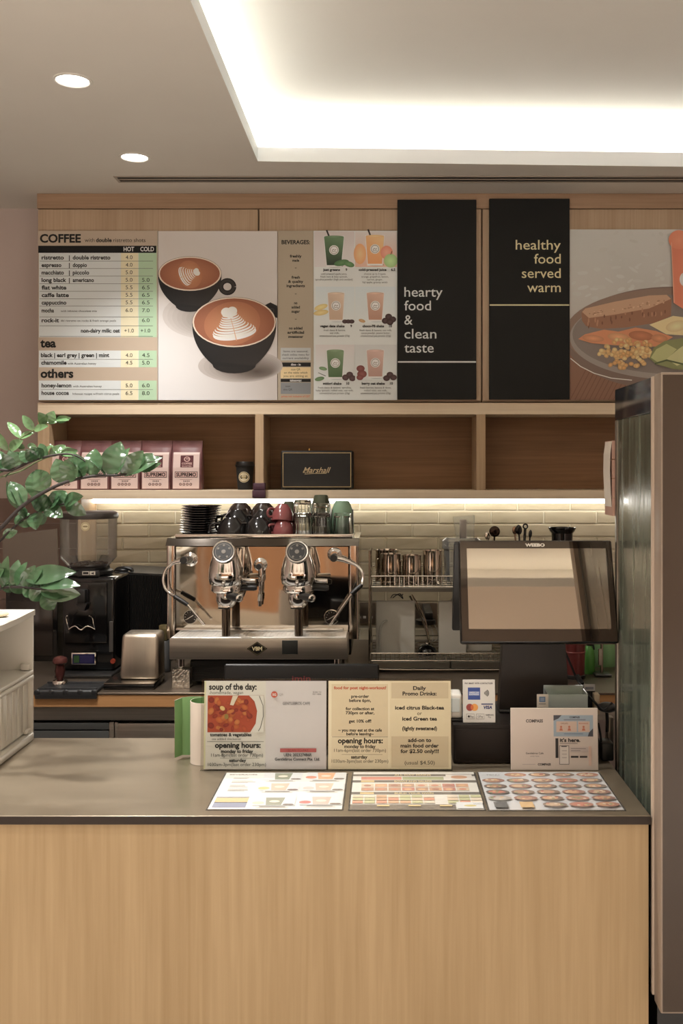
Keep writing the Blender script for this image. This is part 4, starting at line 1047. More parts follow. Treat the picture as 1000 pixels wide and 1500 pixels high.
t = thing('hand_scanner', 'black rounded barcode scanner with a coiled cable beside the chiller glass', 'scanner', (X(889, 2.78), 2.78, CT))
m = MB(); m.ball(V(889, 1036, 2.79), (.028, .03, .014), 20, 12); m.build('head', BLACK, t)
m = MB(); m.tube([V(888, 1040, 2.80), V(889.5, 1055, 2.80), V(889, 1072, 2.80)], .0045, smooth=6); m.build('cord', BLK_C, t)
m = MB(); m.rbox(X(889, 2.82), X(899, 2.82), 2.82, 2.85, CT+.0006, Z(1051, 2.82), .004, 2); m.build('stand', mat('grey_metal', (150, 142, 132), .35, 1.0), t)
t = thing('power_brick', 'black power adapter standing on the counter between ordering sign and chiller', 'power adapter', (X(892, 2.72), 2.73, CT))
m = MB(); m.rbox(X(881, 2.72), X(899, 2.72), 2.72, 2.78, CT+.0006, Z(1089, 2.72), .005, 2); m.build('body', BLACK, t)
m = MB(); m.tube([V(881, 1095, 2.735), V(879, 1075, 2.75), V(876, 1060, 2.79)], .003, smooth=6); m.build('cord', BLK_C, t)

# ================================================================== upright glass chiller on the right
xs = .628; yf, yb = 2.318, 2.74; xe = 1.24
ztop = Z(545, 2.243); zbot = Z(1486, 2.243)
t = thing('display_chiller', 'tall upright display chiller with misted glass side and dark glass door reflecting brown', 'chiller', ((xs+xe)/2, 2.5, 0))
CHF = mat('chiller_frame', (150, 134, 120), .35); CHD = mat('chiller_dark_rail', (46, 52, 62), .15, spec=.8)
m = MB(); m.rbox(xs+.004, xe, yf+.01, yb, .04, zbot-.012, .004); m.build('base', BLACK, t)
for fx, fy in ((xs+.05, yf+.06), (xe-.05, yf+.06), (xs+.05, yb-.06), (xe-.05, yb-.06)):
    m = MB(); m.cyl((fx, fy, 0), (fx, fy, .0395), .018, n=16); m.build('foot', BLACK, t)
m = MB(); m.rbox(xs, xe, yf, yb, ztop-.085, ztop-.0, .003); m.build('top_rail', CHD, t)
m = MB(); m.rbox(xs+.006, xe, yf, yb, zbot-.0115, zbot+.03, .003); m.build('bottom_rail', CHD, t)
m = MB(); m.rbox(xs, xs+.02, yb-.022, yb, zbot+.0305, ztop-.0855, .002); m.build('rear_post', mat('post_grey', (120, 112, 102), .3, .8), t)
m = MB(); m.rbox(xs+.001, xs+.022, yf, yf+.018, zbot+.0305, ztop-.0855, .002); m.build('front_post', mat('post_dark', (46, 46, 46), .35), t)
# misted pane
pm = bpy.data.materials.new('misted_glass'); pm.use_nodes = True; nt = pm.node_tree; b_ = nt.nodes['Principled BSDF']; LK = nt.links.new
tc = nt.nodes.new('ShaderNodeTexCoord'); mp = nt.nodes.new('ShaderNodeMapping'); mp.inputs['Scale'].default_value = (26, 34, 2.2)
nz = nt.nodes.new('ShaderNodeTexNoise'); nz.inputs['Scale'].default_value = 1; nz.inputs['Detail'].default_value = 6
LK(tc.outputs['Object'], mp.inputs['Vector']); LK(mp.outputs['Vector'], nz.inputs['Vector'])
cr = nt.nodes.new('ShaderNodeValToRGB'); cr.color_ramp.elements[0].position = .3; cr.color_ramp.elements[0].color = rgb(74, 80, 70); cr.color_ramp.elements[1].position = .75; cr.color_ramp.elements[1].color = rgb(118, 124, 108)
LK(nz.outputs['Fac'], cr.inputs['Fac']); LK(cr.outputs['Color'], b_.inputs['Base Color'])
mr = nt.nodes.new('ShaderNodeMapRange'); mr.inputs['From Min'].default_value = .35; mr.inputs['From Max'].default_value = .7; mr.inputs['To Min'].default_value = .10; mr.inputs['To Max'].default_value = .34
LK(nz.outputs['Fac'], mr.inputs['Value']); LK(mr.outputs['Result'], b_.inputs['Roughness'])
b_.inputs['Transmission Weight'].default_value = .15; b_.inputs['IOR'].default_value = 1.5
bpn = nt.nodes.new('ShaderNodeBump'); bpn.inputs['Strength'].default_value = .25; bpn.inputs['Distance'].default_value = .002; LK(nz.outputs['Fac'], bpn.inputs['Height']); LK(bpn.outputs['Normal'], b_.inputs['Normal'])
m = MB(); m.box(xs+.004, xs+.009, yf+.0185, yb-.0225, zbot+.0305, ztop-.0855); m.build('side_pane', pm, t, smooth=False)
m = MB(); m.box(xe-.009, xe-.004, yf+.0185, yb-.001, zbot+.0305, ztop-.0855); m.build('side_pane', CHD, t, smooth=False)
m = MB(); m.box(xs+.025, xe-.01, yb-.012, yb-.001, zbot+.0305, ztop-.0855); m.build('back_panel', mat('chiller_inside', (120, 126, 120), .5), t, smooth=False)
for i in range(4):
    z = zbot+.25+i*.29
    m = MB(); m.box(xs+.025, xe-.012, yf+.04, yb-.014, z, z+.006); m.build('rack_shelf', mat('chiller_shelf', (150, 154, 150), .4, .6), t, smooth=False)
dx = X(968, 2.243)
m = MB(); m.rbox(dx, xe+.01, 2.245, 2.302, zbot, ztop, .003); m.build('door_frame', CHF, t)
m = MB(); m.rbox(dx-.004, dx+.02, 2.303, 2.3175, zbot+.012, ztop-.004, .002); m.build('door_gasket', mat('gasket', (196, 178, 160), .5), t)
m = MB(); m.box(dx+.004, xe-.02, 2.2418, 2.2448, zbot+.006, ztop-.006); m.build('door_glass', mat('brown_reflection_glass', (70, 58, 48), .25, spec=.35), t, smooth=False)  # brown reflection put into the base colour of dark glass
m = MB(); m.rbox(xe-.09, xe-.06, 2.20, 2.215, .95, 1.45, .006, 2); m.rbox(xe-.085, xe-.065, 2.215, 2.2415, .97, 1.0, .004, 1); m.rbox(xe-.085, xe-.065, 2.215, 2.2415, 1.40, 1.43, .004, 1); m.build('handle', CHROME, t)
# paper pad hung on the rear edge of the chiller
d = 2.775
t = thing('paper_pad', 'narrow pad of pink and white papers hanging at the rear edge of the chiller', 'paper pad', (X(893, d), d, Z(755, d)))
m = MB()
for i in range(4):
    z1 = Z(646+i*27.5, d); z0 = Z(646+(i+1)*27.5-1, d); m.rbox(X(892.5, d), X(897.5, d), 2.742, d+.06, z0, z1, .0008, 1)
m.build('pink_pages', mat('pink_paper', (186, 150, 134), .7), t, smooth=False)
m = MB(); zz = [Z(y, d) for y in (647, 665, 690, 715, 742)]; xx = [X(x, d) for x in (892, 889.5, 889, 890, 891.5)]
A = [[m.v((x, y, z)) for x, z in zip(xx, zz)] for y in (2.745, d+.05)]; B2 = [[m.v((x+.001, y, z)) for x, z in zip(xx, zz)] for y in (2.745, d+.05)]
for i in range(4):
    m.f([A[0][i], A[0][i+1], A[1][i+1], A[1][i]]); m.f([B2[0][i], B2[1][i], B2[1][i+1], B2[0][i+1]]); m.f([A[0][i], B2[0][i], B2[0][i+1], A[0][i+1]])
m.build('white_page', PAPER, t)
# ================================================================== things on the open shelf
# ---- coffee bags
BAGM = mottled('bag_plum', (108, 70, 72), (128, 88, 88), (14, 14, 30), .38, bump=.5)
LABM = mat('bag_label', (222, 198, 190), .55)
d = 4.735
def coffee_bag(px0, label, first=None):
    w_, h_ = 44.5*d/F, 72.5*d/F
    t = thing('coffee_bag', label, 'coffee bag', (X(px0, d)+w_/2, d+.045, SHELF_Z+.0006), 'plum coffee bags on the shelf')
    x0, x1, zb = X(px0, d), X(px0, d)+w_, SHELF_Z+.0006
    m = MB(); rows = []
    prof = [(0, .075, .96), (.02, .080, .99), (.45, .074, 1.0), (.72, .05, 1.0), (.84, .016, 1.0), (.90, .007, 1.0), (1.0, .005, 1.0)]
    for u, dp, ws in prof:
        z = zb+u*h_; c = (x0+x1)/2; hw = w_/2*ws; y0, y1 = d+.042-dp/2, d+.042+dp/2; b = .004 if dp > .01 else .001
        rows.append([m.v(p) for p in ((c-hw, y0+b, z), (c-hw+b*1.5, y0, z), (c-hw*.33, y0-(.002 if .3 < u < .8 else 0), z), (c+hw*.33, y0-(.002 if .3 < u < .8 else 0), z), (c+hw-b*1.5, y0, z), (c+hw, y0+b, z), (c+hw, y1-b, z), (c+hw-b*1.5, y1, z), (c-hw+b*1.5, y1, z), (c-hw, y1-b, z))])
    n = len(rows[0]); m.f(rows[0][::-1]); m.f(rows[-1])
    for A, B in zip(rows, rows[1:]):
        for i in range(n): m.f([A[i], A[(i+1) % n], B[(i+1) % n], B[i]])
    m.rbox(x0+.001, x1-.001, d+.0385, d+.0455, zb+h_*.895, zb+h_*.91, .001, 1)
    m.build('pouch', BAGM, t, angle=60)
    c = (x0+x1)/2; lw = 38.5*d/F/2; z0, z1 = zb+.006, zb+h_*.76
    def yy(z):
        u = (z-zb)/h_
        for (a, da, _), (b, db, _) in zip(prof, prof[1:]):
            if a <= u <= b: return d+.042-(da+(db-da)*(u-a)/(b-a))/2-.0026
        return d
    m = MB(); zz = [z0, zb+.02*h_+.004, zb+.45*h_, zb+.72*h_, z1]
    L_ = [(m.v((c-lw, yy(z), z)), m.v((c+lw, yy(z), z))) for z in zz]
    for a, b in zip(L_, L_[1:]): m.f([a[0], a[1], b[1], b[0]])
    m.build('label_panel', LABM, t, smooth=False)
    pr = Print(0, 0, F/d)
    dk, md = (58, 44, 44), (92, 50, 54)
    pr.rect(-8.5, -50.5, 10.5, -33, md); pr.ell(1, -45, 4.6, 3.8, (214, 178, 170)); pr.ell(1, -45, 3.2, 2.6, md); pr.rect(-.8, -46, 4.4, -44.8, (214, 178, 170))
    pr.text('COFFEE', 1, -37.3, 2.6, (214, 178, 170), 'C', w=15, bold=.03); pr.text('ROASTERS', 1, -33.9, 1.8, (214, 178, 170), 'C', w=14, bold=.02)
    pr.rect(-16.5, -27, 17, -18, (60, 52, 52)); pr.rect(-15.7, -26.2, 16.2, -18.8, (206, 172, 164)); pr.text('SUPREMO', .2, -20, 5.0, (26, 20, 20), 'C', w=29, bold=.035)
    pr.rect(-9, -15.5, 9, -15, (150, 110, 104)); 
    for q in (-3, -.5, 2, 4.5): pr.ell(q, -12.8, .9, .9, dk, n=8)
    for q in (-8, -3, 2, 7): pr.ell(q, -8.2, 2, 2, dk, n=12); pr.ell(q, -8.2, 1.2, 1.2, (206, 170, 160), n=10)
    for i, (x, y, z) in enumerate(pr.vv):
        pr.vv[i] = (x, yy(zb+z)-.0004+y-(d+.045), z)
    pr.build('label_print', t)
    return t
names = ['plum coffee bag at the left end of the shelf row, behind the plant', 'plum coffee bag second from the left, partly behind the leaves', 'plum coffee bag third from the left, behind a leaf tip', 'plum coffee bag second from the right in the shelf row', 'plum coffee bag at the right end of the row, label fully visible']
px = [71.5, 115.5, 160, 205, 250]
cb = coffee_bag(px[0], names[0])
for a, n in zip(px[1:], names[1:]): dup(cb, (X(a, d)+44.5*d/F/2, d+.045, SHELF_Z+.0006), n)
# ---- takeaway cup
d = 4.79; z0 = SHELF_Z+.0006; c = X(358.7, d); k = d/F; H = (717-676)*k
t = thing('takeaway_cup', 'black takeaway coffee cup with lid and round cream sticker on the shelf', 'cup', (c, d, z0))
m = MB(); m.lathe([(0, .003), (9.6*k, .003), (9.8*k, 0), (10.4*k, 0), (13.2*k, H*.84), (13.6*k, H*.85), (13.2*k, H*.86), (0, H*.86)], (c, d, z0), n=40); m.build('cup_body', BLACKM, t)
m = MB(); m.lathe([(13.2*k, H*.835), (14.4*k, H*.835), (14.6*k, H*.87), (13.6*k, H*.885), (13.0*k, H*.97), (12.4*k, H), (11.6*k, H), (11.2*k, H*.96), (0, H*.955)], (c, d, z0), n=40); m.build('lid', mat('lid_black', (24, 22, 20), .35), t)
pr = Print(0, 0, 1/k)
pr.ell(0, -18.5, 8, 8, (206, 196, 170)); pr.ell(0, -18.5, 7.2, 7.2, (150, 130, 80)); pr.ell(0, -18.5, 6.4, 6.4, (214, 204, 176)); pr.ell(0, -18.8, 4.2, 2.2, (160, 142, 96)); pr.ell(0, -19.4, 3.2, 1.4, (206, 194, 160))
for i, (x, y, z) in enumerate(pr.vv):
    rr = 10.4*k+(2.8*k)*z/(H*.84)+.0006; pr.vv[i] = (x, -math.sqrt(max(rr*rr-x*x, 1e-6))+y, z)
pr.build('sticker', t)
# ---- purple card on the shelf edge
d = 4.698
m = MB(); m.rbox(X(370, d), X(389, d), d-.018, d-.0005, Z(729, d), Z(718, d)+.0006, .003, 2); m.rbox(X(371, d), X(388.5, d), d-.018, d+.03, SHELF_Z+.0007, Z(707.5, d), .004, 2)
solo('purple_box', m, mottled('purple_card', (74, 46, 60), (88, 58, 72), (30, 30, 30), .5), 'small dark purple box hooked over the shelf edge below the takeaway cup', 'box')
# ---- speaker
d = 4.745; k = d/F; x0, x1, zt_, z0 = X(411, d), X(517, d), Z(660, d), SHELF_Z+.004
t = thing('speaker', 'black rectangular speaker with gold edged grille and script lettering on the shelf', 'speaker', ((x0+x1)/2, d+.07, SHELF_Z+.0006))
m = MB(); m.rbox(x0, x1, d, d+.14, z0, zt_, .009, 4); m.build('cabinet', mottled('speaker_vinyl', (20, 18, 17), (30, 27, 25), (160, 160, 160), .55, bump=.6), t)
m = MB(); q = 3*k; ax0, ax1, az0, az1 = x0+q, x1-q, z0+q, zt_-q; e = .8*k
m.box(ax0, ax1, d-.003, d-.0002, az0, az0+e); m.box(ax0, ax1, d-.003, d-.0002, az1-e, az1); m.box(ax0, ax0+e, d-.003, d-.0002, az0+e, az1-e); m.box(ax1-e, ax1, d-.003, d-.0002, az0+e, az1-e); m.build('gold_piping', mat('gold_piping', (190, 168, 124), .35, .6), t, smooth=False)
m = MB(); m.box(ax0+e, ax1-e, d-.0015, d-.0002, az0+e, az1-e)
nz_ = 24
for i in range(nz_):
    z = az0+e+.001+(az1-az0-2*e-.002)*i/nz_; m.box(ax0+e, ax1-e, d-.0022, d-.0016, z, z+(az1-az0)/nz_*.45)
m.build('grille', mat('grille_cloth', (46, 44, 42), .8), t, smooth=False)
pr = Print(411, 660+0, F/d)
pr.text('Marshall', 464, 692.5, 8, (206, 184, 146), 'C', w=41, bold=.008, shear=.42); pr.line([(446, 694.5), (458, 693.6), (478, 693.4)], .7, (206, 184, 146))
pr.line([(444, 690), (447, 693), (450, 691)], .8, (206, 184, 146))
pr.build('lettering', t, local=(x0-WL[t].x, d-.0026-WL[t].y, zt_-WL[t].z))
m = MB(); m.cyl((X(452, d), d+.05, zt_-.0005), (X(452, d), d+.05, zt_+.011), .006, n=20); m.build('knob', mat('brass', (190, 156, 96), .25, 1.0), t)
for fx in (x0+.03, x1-.03):
    m = MB(); m.box(fx-.012, fx+.012, d+.02, d+.12, SHELF_Z+.0006, z0+.001); m.build('foot', BLACK, t, smooth=False)

# ================================================================== back counter, left to right
ZB = BT+.0006
# ---- dark appliance with a leaning panel
d = 4.40
m = MB(); m.rbox(X(8, d), X(84, d), d, d+.40, ZB, Z(858, d), .006, 2)
t = thing('dark_appliance', 'black box shaped appliance on the back counter behind the plant, left of the grinder', 'appliance', (X(46, d), d+.2, ZB))
m.build('body', BLACKG, t)
m = MB(); m.rbox(X(14, d), X(78, d), d-.006, d-.0003, Z(960, d), Z(880, d), .003); m.build('front_panel', mat('dark_glass', (32, 26, 23), .15), t)
m = MB(); dd = 4.5
m.prism([(X(3, dd), Z(784, dd)), (X(82.5, dd), Z(774.5, dd)), (X(86, dd), Z(856, dd)), (X(6, dd), Z(856, dd))], dd, dd+.012, 'xz')
solo('leaning_board', m, mottled('brown_board', (98, 86, 75), (108, 95, 82), (2, 2, 2), .35), 'dark brown flat board standing upright on the black appliance, behind the leaves', 'board', smooth=False)
# ---- tamping mat and tamper
d = BD
m = MB(); x0, x1 = X(52, d), X(143, d); m.rbox(x0, x1, d-.012, d+.13, ZB, ZB+.012, .005, 3)
n_ = 0
m.rbox(x0, x1, d-.0135, d-.0015, Z(1024, d-.01), ZB+.010, .005, 3)
for q in (.012, .118): m.rbox(x0+.005, x1-.005, d+q-.006, d+q+.006, ZB+.011, ZB+.017, .004, 2)
for fx in (.0, .25, .5, .75, 1.0): m.ball((x0+.01+(x1-x0-.02)*fx, d-.012, ZB+.003), (.012, .004, .012), 12, 8)
solo('tamping_mat', m, mat('black_rubber', (24, 24, 25), .5), 'black rubber tamping mat with a lip over the back counter edge', 'mat')
d = 3.87; c = X(88, d); z0 = ZB+.0125; k = d/F
t = thing('coffee_tamper', 'coffee tamper with a dark red handle and steel base standing on the rubber mat', 'tamper', (c, d, z0))
m = MB(); m.lathe([(0, 0), (11*k, 0), (11*k, 4*k), (10*k, 6*k), (5*k, 8*k), (0, 8*k)], (c, d, z0)); m.build('steel_base', CHROME, t)
m = MB(); m.lathe([(4.5*k, 8*k), (6*k, 12*k), (7.5*k, 20*k), (6.5*k, 27*k), (7*k, 29*k), (10.5*k, 32*k), (10.8*k, 35*k), (9*k, 39*k), (4*k, 41*k), (0, 41.4*k)], (c, d, z0)); m.build('handle', mat('oxblood', (92, 52, 48), .2, .5), t)
# ---- coffee grinder
d = 4.12; x0, x1 = X(91, d), X(168, d); k = d/F
t = thing('coffee_grinder', 'black coffee grinder with a clear bean hopper on the back counter', 'coffee grinder', ((x0+x1)/2, d+.1, ZB))
zt_ = Z(846, d)
m = MB(); m.rbox(x0, x1, d, d+.24, ZB+.015, zt_, .012, 3); m.rbox(x0+.012, x1-.03, d-.008, d+.01, ZB+.13, zt_-.02, .005, 2); m.build('body', BLACKG, t)
m = MB(); m.rbox(x0-.005, X(164, 4.04), d-.085, d+.23, ZB, ZB+.0145, .005, 2); m.build('base_plate', BLACK, t)
m = MB(); m.rbox(X(118, d), X(130, d), d-.05, d-.0085, Z(882, d), Z(862, d), .004, 2); m.prism([(X(116, d), Z(882, d)), (X(132, d), Z(882, d)), (X(128, d), Z(893, d)), (X(120, d), Z(893, d))], d-.045, d-.01, 'xz'); m.build('chute', BLACK, t)
m = MB(); a = .0024
for sx in (102, 140):
    m.tube([(X(sx, d), d-.009, Z(921, d)), (X(sx, d), d-.03, Z(912, d)), (X(sx, d), d-.045, Z(903, d)), (X(sx+(3 if sx < 120 else -3), d), d-.06, Z(899, d))], a, smooth=6)
m.tube([(X(102, d), d-.012, Z(921, d)), (X(112, d), d-.02, Z(916, d)), (X(121, d), d-.025, Z(921, d)), (X(130, d), d-.02, Z(916, d)), (X(140, d), d-.012, Z(921, d))], a, smooth=6); m.build('portafilter_fork', CHROME, t)
m = MB(); m.rbox(X(106, d), X(142, d), d-.016, d-.0085, Z(973, d), Z(955, d), .003, 2); m.build('display_frame', CHROME, t)
m = MB(); m.rbox(X(108, d), X(140, d), d-.0175, d-.0162, Z(971, d), Z(957, d), .0005, 1); m.build('display', mat('lcd_dark', (30, 28, 60), .15), t)
pr = Print(108, 971, F/d); pr.rect(110, 959, 118, 969.5, (40, 66, 34)); pr.rect(119, 959, 138, 969.5, (34, 30, 66)); pr.build('display_print', t, local=(X(108, d)-WL[t].x, d-.018-WL[t].y, Z(971, d)-WL[t].z))
m = MB(); m.rbox(X(160, d), X(166, d), d-.004, d-.0002, Z(955, d), Z(910, d), .002, 1); m.build('side_slot', mat('slot_grey', (66, 62, 58), .3), t)
m = MB(); m.cyl((X(166, d), d-.012, Z(968, d)), (X(166, d), d-.0005, Z(968, d)), .010, n=20); m.build('power_switch', mat('switch_red', (130, 48, 30), .4), t)
hd = d+.12; hc = X(130, hd); hk = hd/F
m = MB(); m.lathe([(33*hk, 0), (35*hk, .006), (35*hk, .018), (30*hk, .024), (30*hk, .034)], (hc, hd, zt_+.0005)); m.rbox(X(112, d), X(143, d), d+.005, d+.03, zt_+.001, zt_+.027, .004, 2); m.build('collar', BLACK, t)
pr = Print(112, 846, F/d); pr.rect(120, 837, 130, 842.5, (190, 182, 168)); pr.rect(121, 838, 129, 841.5, (40, 36, 32)); pr.rect(131, 837, 139, 842.5, (190, 182, 168)); pr.poly([(132, 840), (137, 838), (137, 842)], (40, 36, 32)); pr.build('dial_print', t, local=(X(112, d)-WL[t].x, d+.0045-WL[t].y, zt_-WL[t].z))
zc = Z(834, hd); zl = Z(759, hd); zm_ = Z(816, hd)
HOP = glass('hopper_plastic', (250, 250, 248), 1.45, .06, haze=.2, hazecol=(240, 240, 238), boost=.8, trans=True)
m = MB(); m.lathe([(24*hk, zc), (40*hk, zm_), (40.5*hk, zl)], (hc, hd, 0), n=48); m.build('hopper', HOP, t)
m = MB(); m.lathe([(0, 0), (42*hk, 0), (42.5*hk, .012), (41*hk, .024), (37*hk, .029), (0, .030)], (hc, hd, zl), n=48); m.build('hopper_lid', mat('lid_brown', (44, 38, 34), .35), t)
m = MB(); random.seed(4)
m.lathe([(0, 0), (23*hk, 0), (27*hk, .018), (26*hk, .022), (0, .026)], (hc, hd, zc+.001), n=24)
for i in range(90):
    a, r = random.uniform(0, 2*PI), math.sqrt(random.random())*26*hk
    m.ball((hc+r*math.cos(a), hd+r*math.sin(a), zc+.024+random.uniform(0, .006)), (.007, .005, .004), 8, 5)
o = m.build('coffee_beans', mat('bean_brown', (74, 46, 30), .35), t); o['kind'] = 'stuff'
pr = Print(0, 0, 1/hk); pr.ell(0, 0, 6.2, 6.2, (186, 170, 134)); pr.ell(0, 0, 5.2, 5.2, (120, 104, 74)); pr.ell(0, 0, 4.6, 4.6, (196, 182, 148)); pr.rect(-3.4, -1, 3.4, 1, (120, 104, 74))
pr.build('badge', t, local=(X(137, hd)-WL[t].x, hd-40.4*hk-WL[t].y, Z(769, hd)-WL[t].z))
# ---- black ribbed box behind the steel one
d = 4.38; x0, x1 = X(166, d), X(249, d)
m = MB(); za, zb_ = Z(838, d), Z(842, d); n = 34
m.prism([(x0, za), (x1, zb_), (x1, ZB), (x0, ZB)], d+.012, d+.32, 'xz')
for i in range(n):
    a = x0+(x1-x0)*i/n; m.rbox(a+.0008, a+(x1-x0)/n*.6, d, d+.0115, ZB+.002, za-.006-(za-zb_)*i/n, .002, 1)
solo('ribbed_box', m, mat('ribbed_black', (28, 27, 26), .35), 'tall black box with upright ribs on the back counter, right of the grinder', 'appliance')
m = MB(); dd = 4.43; m.tube([V(168, 840, dd), V(172, 834, dd), V(182, 832, dd), V(192, 834, dd), V(193, 839, dd)], .009, smooth=6); m.ball(V(178, 837, dd)+Vector((0, 0, .004)), (.03, .02, .012))
solo('black_strap', m, BLACK, 'small black strap lying on top of the ribbed box', 'strap')
# ---- steel box on its tray
d = 3.83; k = d/F
t = thing('steel_box', 'brushed steel box with rounded edges on a low black tray, left of the espresso machine', 'steel box', (X(200, d), d+.1, ZB))
m = MB(); m.rbox(X(151, d), X(226, d), d, d+.19, ZB, ZB+.020, .004, 2); m.build('tray', BLACKG, t)
m = MB(); m.rbox(X(151, d)+.001, X(226, d)-.001, d+.001, d+.189, ZB+.0205, ZB+.025, .002, 2); m.build('tray_plate', mat('tray_steel', (150, 142, 132), .25, 1.0), t)
dd = d+.05; zt_ = Z(930, dd)
m = MB(); old = m.mark(); m.rbox(X(175, dd), X(231, dd), dd, dd+.12, ZB+.0255, zt_, .016, 4)
for v in m.bm.verts:
    u = (v.co.z-ZB)/(zt_-ZB); c = (X(175, dd)+X(231, dd))/2; v.co.x = c+(v.co.x-c)*(1.05-.09*u); v.co.y += .02*u
m.build('housing', mottled('satin_steel', (178, 168, 154), (196, 186, 172), (40, 3, 3), .30, 1.0, rough2=.38), t)
# ---- grey canister with amber cap
d = 4.18
t = thing('canister', 'small grey canister with a square amber glass cap beside the espresso machine', 'canister', (X(242, d), d, ZB))
m = MB(); m.lathe([(0, 0), (.022, 0), (.023, .004), (.023, Z(941, d)-ZB), (.019, Z(938, d)-ZB), (0, Z(938, d)-ZB)], (X(242, d), d, ZB)); m.build('body', mat('canister_grey', (78, 76, 74), .5), t)
m = MB(); m.rbox(X(234, d), X(246, d), d-.018, d+.018, Z(937.5, d), Z(915, d), .003, 2); m.build('cap', mat('amber', (104, 92, 62), .15, .3), t)

# ================================================================== espresso machine
MF = 4.00                                          # front panel plane
km = MF/F
mx0, mx1 = X(244, MF), X(525, MF)
t = thing('espresso_machine', 'polished steel espresso machine with two groups on the back counter', 'espresso machine', ((mx0+mx1)/2, 4.2, ZB))
zt_, zbm = Z(801, MF), Z(936, MF); TOPZ = Z(793, MF)+.012
MB_ = 4.44
m = MB(); m.rbox(mx0+.03, mx1-.03, MF+.012, MB_, ZB+.10, TOPZ-.02, .004, 2); m.build('body', BLACKG, t)
m = MB(); m.prism([(mx0+.038, zt_), (mx1-.042, zt_), (mx1-.042, zbm+.02), (mx0+.038, zbm+.02)], MF+.001, MF+.0115, 'xz'); m.build('front_panel', MIRROR, t, smooth=False)
for nm, a, b in (('side_panel', mx0, mx0+.036), ('side_panel', mx1-.04, mx1)):
    m = MB(); m.rbox(a, b, MF-.006, MB_, zbm-.0, zt_+.004, .010, 4, which='z'); m.build(nm, mat('side_steel', (210, 200, 190), .10, 1.0), t)
m = MB()
m.prism([(MF-.012, zt_+.0045), (MF-.006, zt_+.010), (MF+.02, TOPZ), (MB_, TOPZ), (MB_, zt_+.0045)], mx0-.002, mx1+.002, 'yz'); m.build('top_cover', mat('cover_steel', (120, 113, 106), .07, 1.0), t, smooth=False)
ry0 = MF+.018
rx0, rx1 = X(256, ry0), X(516, ry0); rz = Z(788, ry0)
m = MB()
m.rbox(rx0, rx1, ry0, ry0+.012, TOPZ+.0005, TOPZ+.016, .003, 2); m.rbox(rx0, rx0+.010, ry0+.0125, MB_-.02, TOPZ+.0005, TOPZ+.010, .003, 2); m.rbox(rx1-.010, rx1, ry0+.0125, MB_-.02, TOPZ+.0005, TOPZ+.010, .003, 2)
m.build('cup_rail', mat('rail_steel', (214, 206, 196), .15, 1.0), t)
m = MB(); m.rbox(rx1-.004, rx1-.001, ry0+.10, ry0+.16, TOPZ+.0105, TOPZ+.11, .001, 1); m.build('rail_post', BLACK, t)
m = MB(); m.box(rx0+.0105, rx1-.0105, ry0+.0125, MB_-.02, TOPZ+.0003, TOPZ+.003); m.build('cup_tray', mat('cup_tray_black', (34, 32, 30), .4, .5), t, smooth=False)
CUPZ = TOPZ+.0035
# drip tray box
dt_ = 3.84
m = MB(); m.rbox(X(248, dt_), X(509, dt_), dt_, MF-.0005, Z(966, dt_), Z(934.5, dt_)-.002, .003, 2); m.build('drip_tray', STEEL, t)
m = MB(); zg = Z(934.5, dt_)-.0018; m.rbox(X(249, dt_)+.004, X(508, dt_)-.004, dt_+.006, MF-.001, zg, zg+.003, .001, 1)
for i in range(44):
    a = X(252, dt_)+(X(505, dt_)-X(252, dt_))*i/44; m.box(a, a+.007, dt_+.012, MF-.01, zg+.0031, zg+.0042)
m.build('drip_grate', mat('grate_steel', (232, 228, 220), .3, .45), t, smooth=False)
m = MB(); m.rbox(X(258, MF), X(503, MF), MF-.012, MF-.0005, zg+.0045, Z(920, MF), .003, 2); m.build('splash_rail', CHROME, t)
m = MB(); bx, bz = X(376.5, dt_), Z(950, dt_); k2 = dt_/F; pts = [(bx-15*k2, bz), (bx, bz+10.3*k2), (bx+15*k2, bz), (bx, bz-10.3*k2)]
m.prism(pts, dt_-.004, dt_-.0002, 'xz'); m.build('badge', mat('badge_black', (20, 18, 16), .2), t, smooth=False)
pr = Print(376.5, 950, F/dt_); gl = (206, 190, 150)
pr.line([(363.5, 950), (376.5, 941), (389.5, 950), (376.5, 959), (363.5, 950)], .7, (96, 86, 60)); pr.text('VBM', 376.5, 952.6, 5.4, gl, 'C', w=15, bold=.03); pr.build('badge_lettering', t, local=(bx-WL[t].x, dt_-.0043-WL[t].y, bz-WL[t].z))
m = MB(); m.rbox(X(413, dt_), X(436, dt_), dt_-.0015, dt_-.0002, Z(958.5, dt_), Z(938, dt_), .0005, 1); m.build('tray_plate', mat('blue_steel', (126, 134, 138), .2, 1.0), t, smooth=False)
m = MB(); m.box(X(279, 3.93), X(492, 3.93), 3.93, 4.38, ZB+.012, Z(967, 3.93))
nr = 16
for i in range(nr):
    z = ZB+.014+(Z(967, 3.93)-ZB-.016)*i/nr; m.box(X(279, 3.93), X(492, 3.93), 3.924, 3.9299, z, z+.004)
m.build('lower_housing', mat('ribbed_dark', (26, 25, 24), .5), t, smooth=False)
for lx, ly in ((265, 3.90), (493, 3.90)):
    zl0 = ZB+(.0735 if lx < 300 else 0)
    m = MB(); m.cyl((X(lx, ly), ly, zl0), (X(lx, ly), ly, Z(966, dt_)-.0002), .013, n=24); m.build('leg', CHROME, t)
for lx in (262, 505):
    m = MB(); m.cyl((X(lx, 4.38), 4.38, ZB), (X(lx, 4.38), 4.38, ZB+.0995), .016, n=24); m.build('leg', CHROME, t)
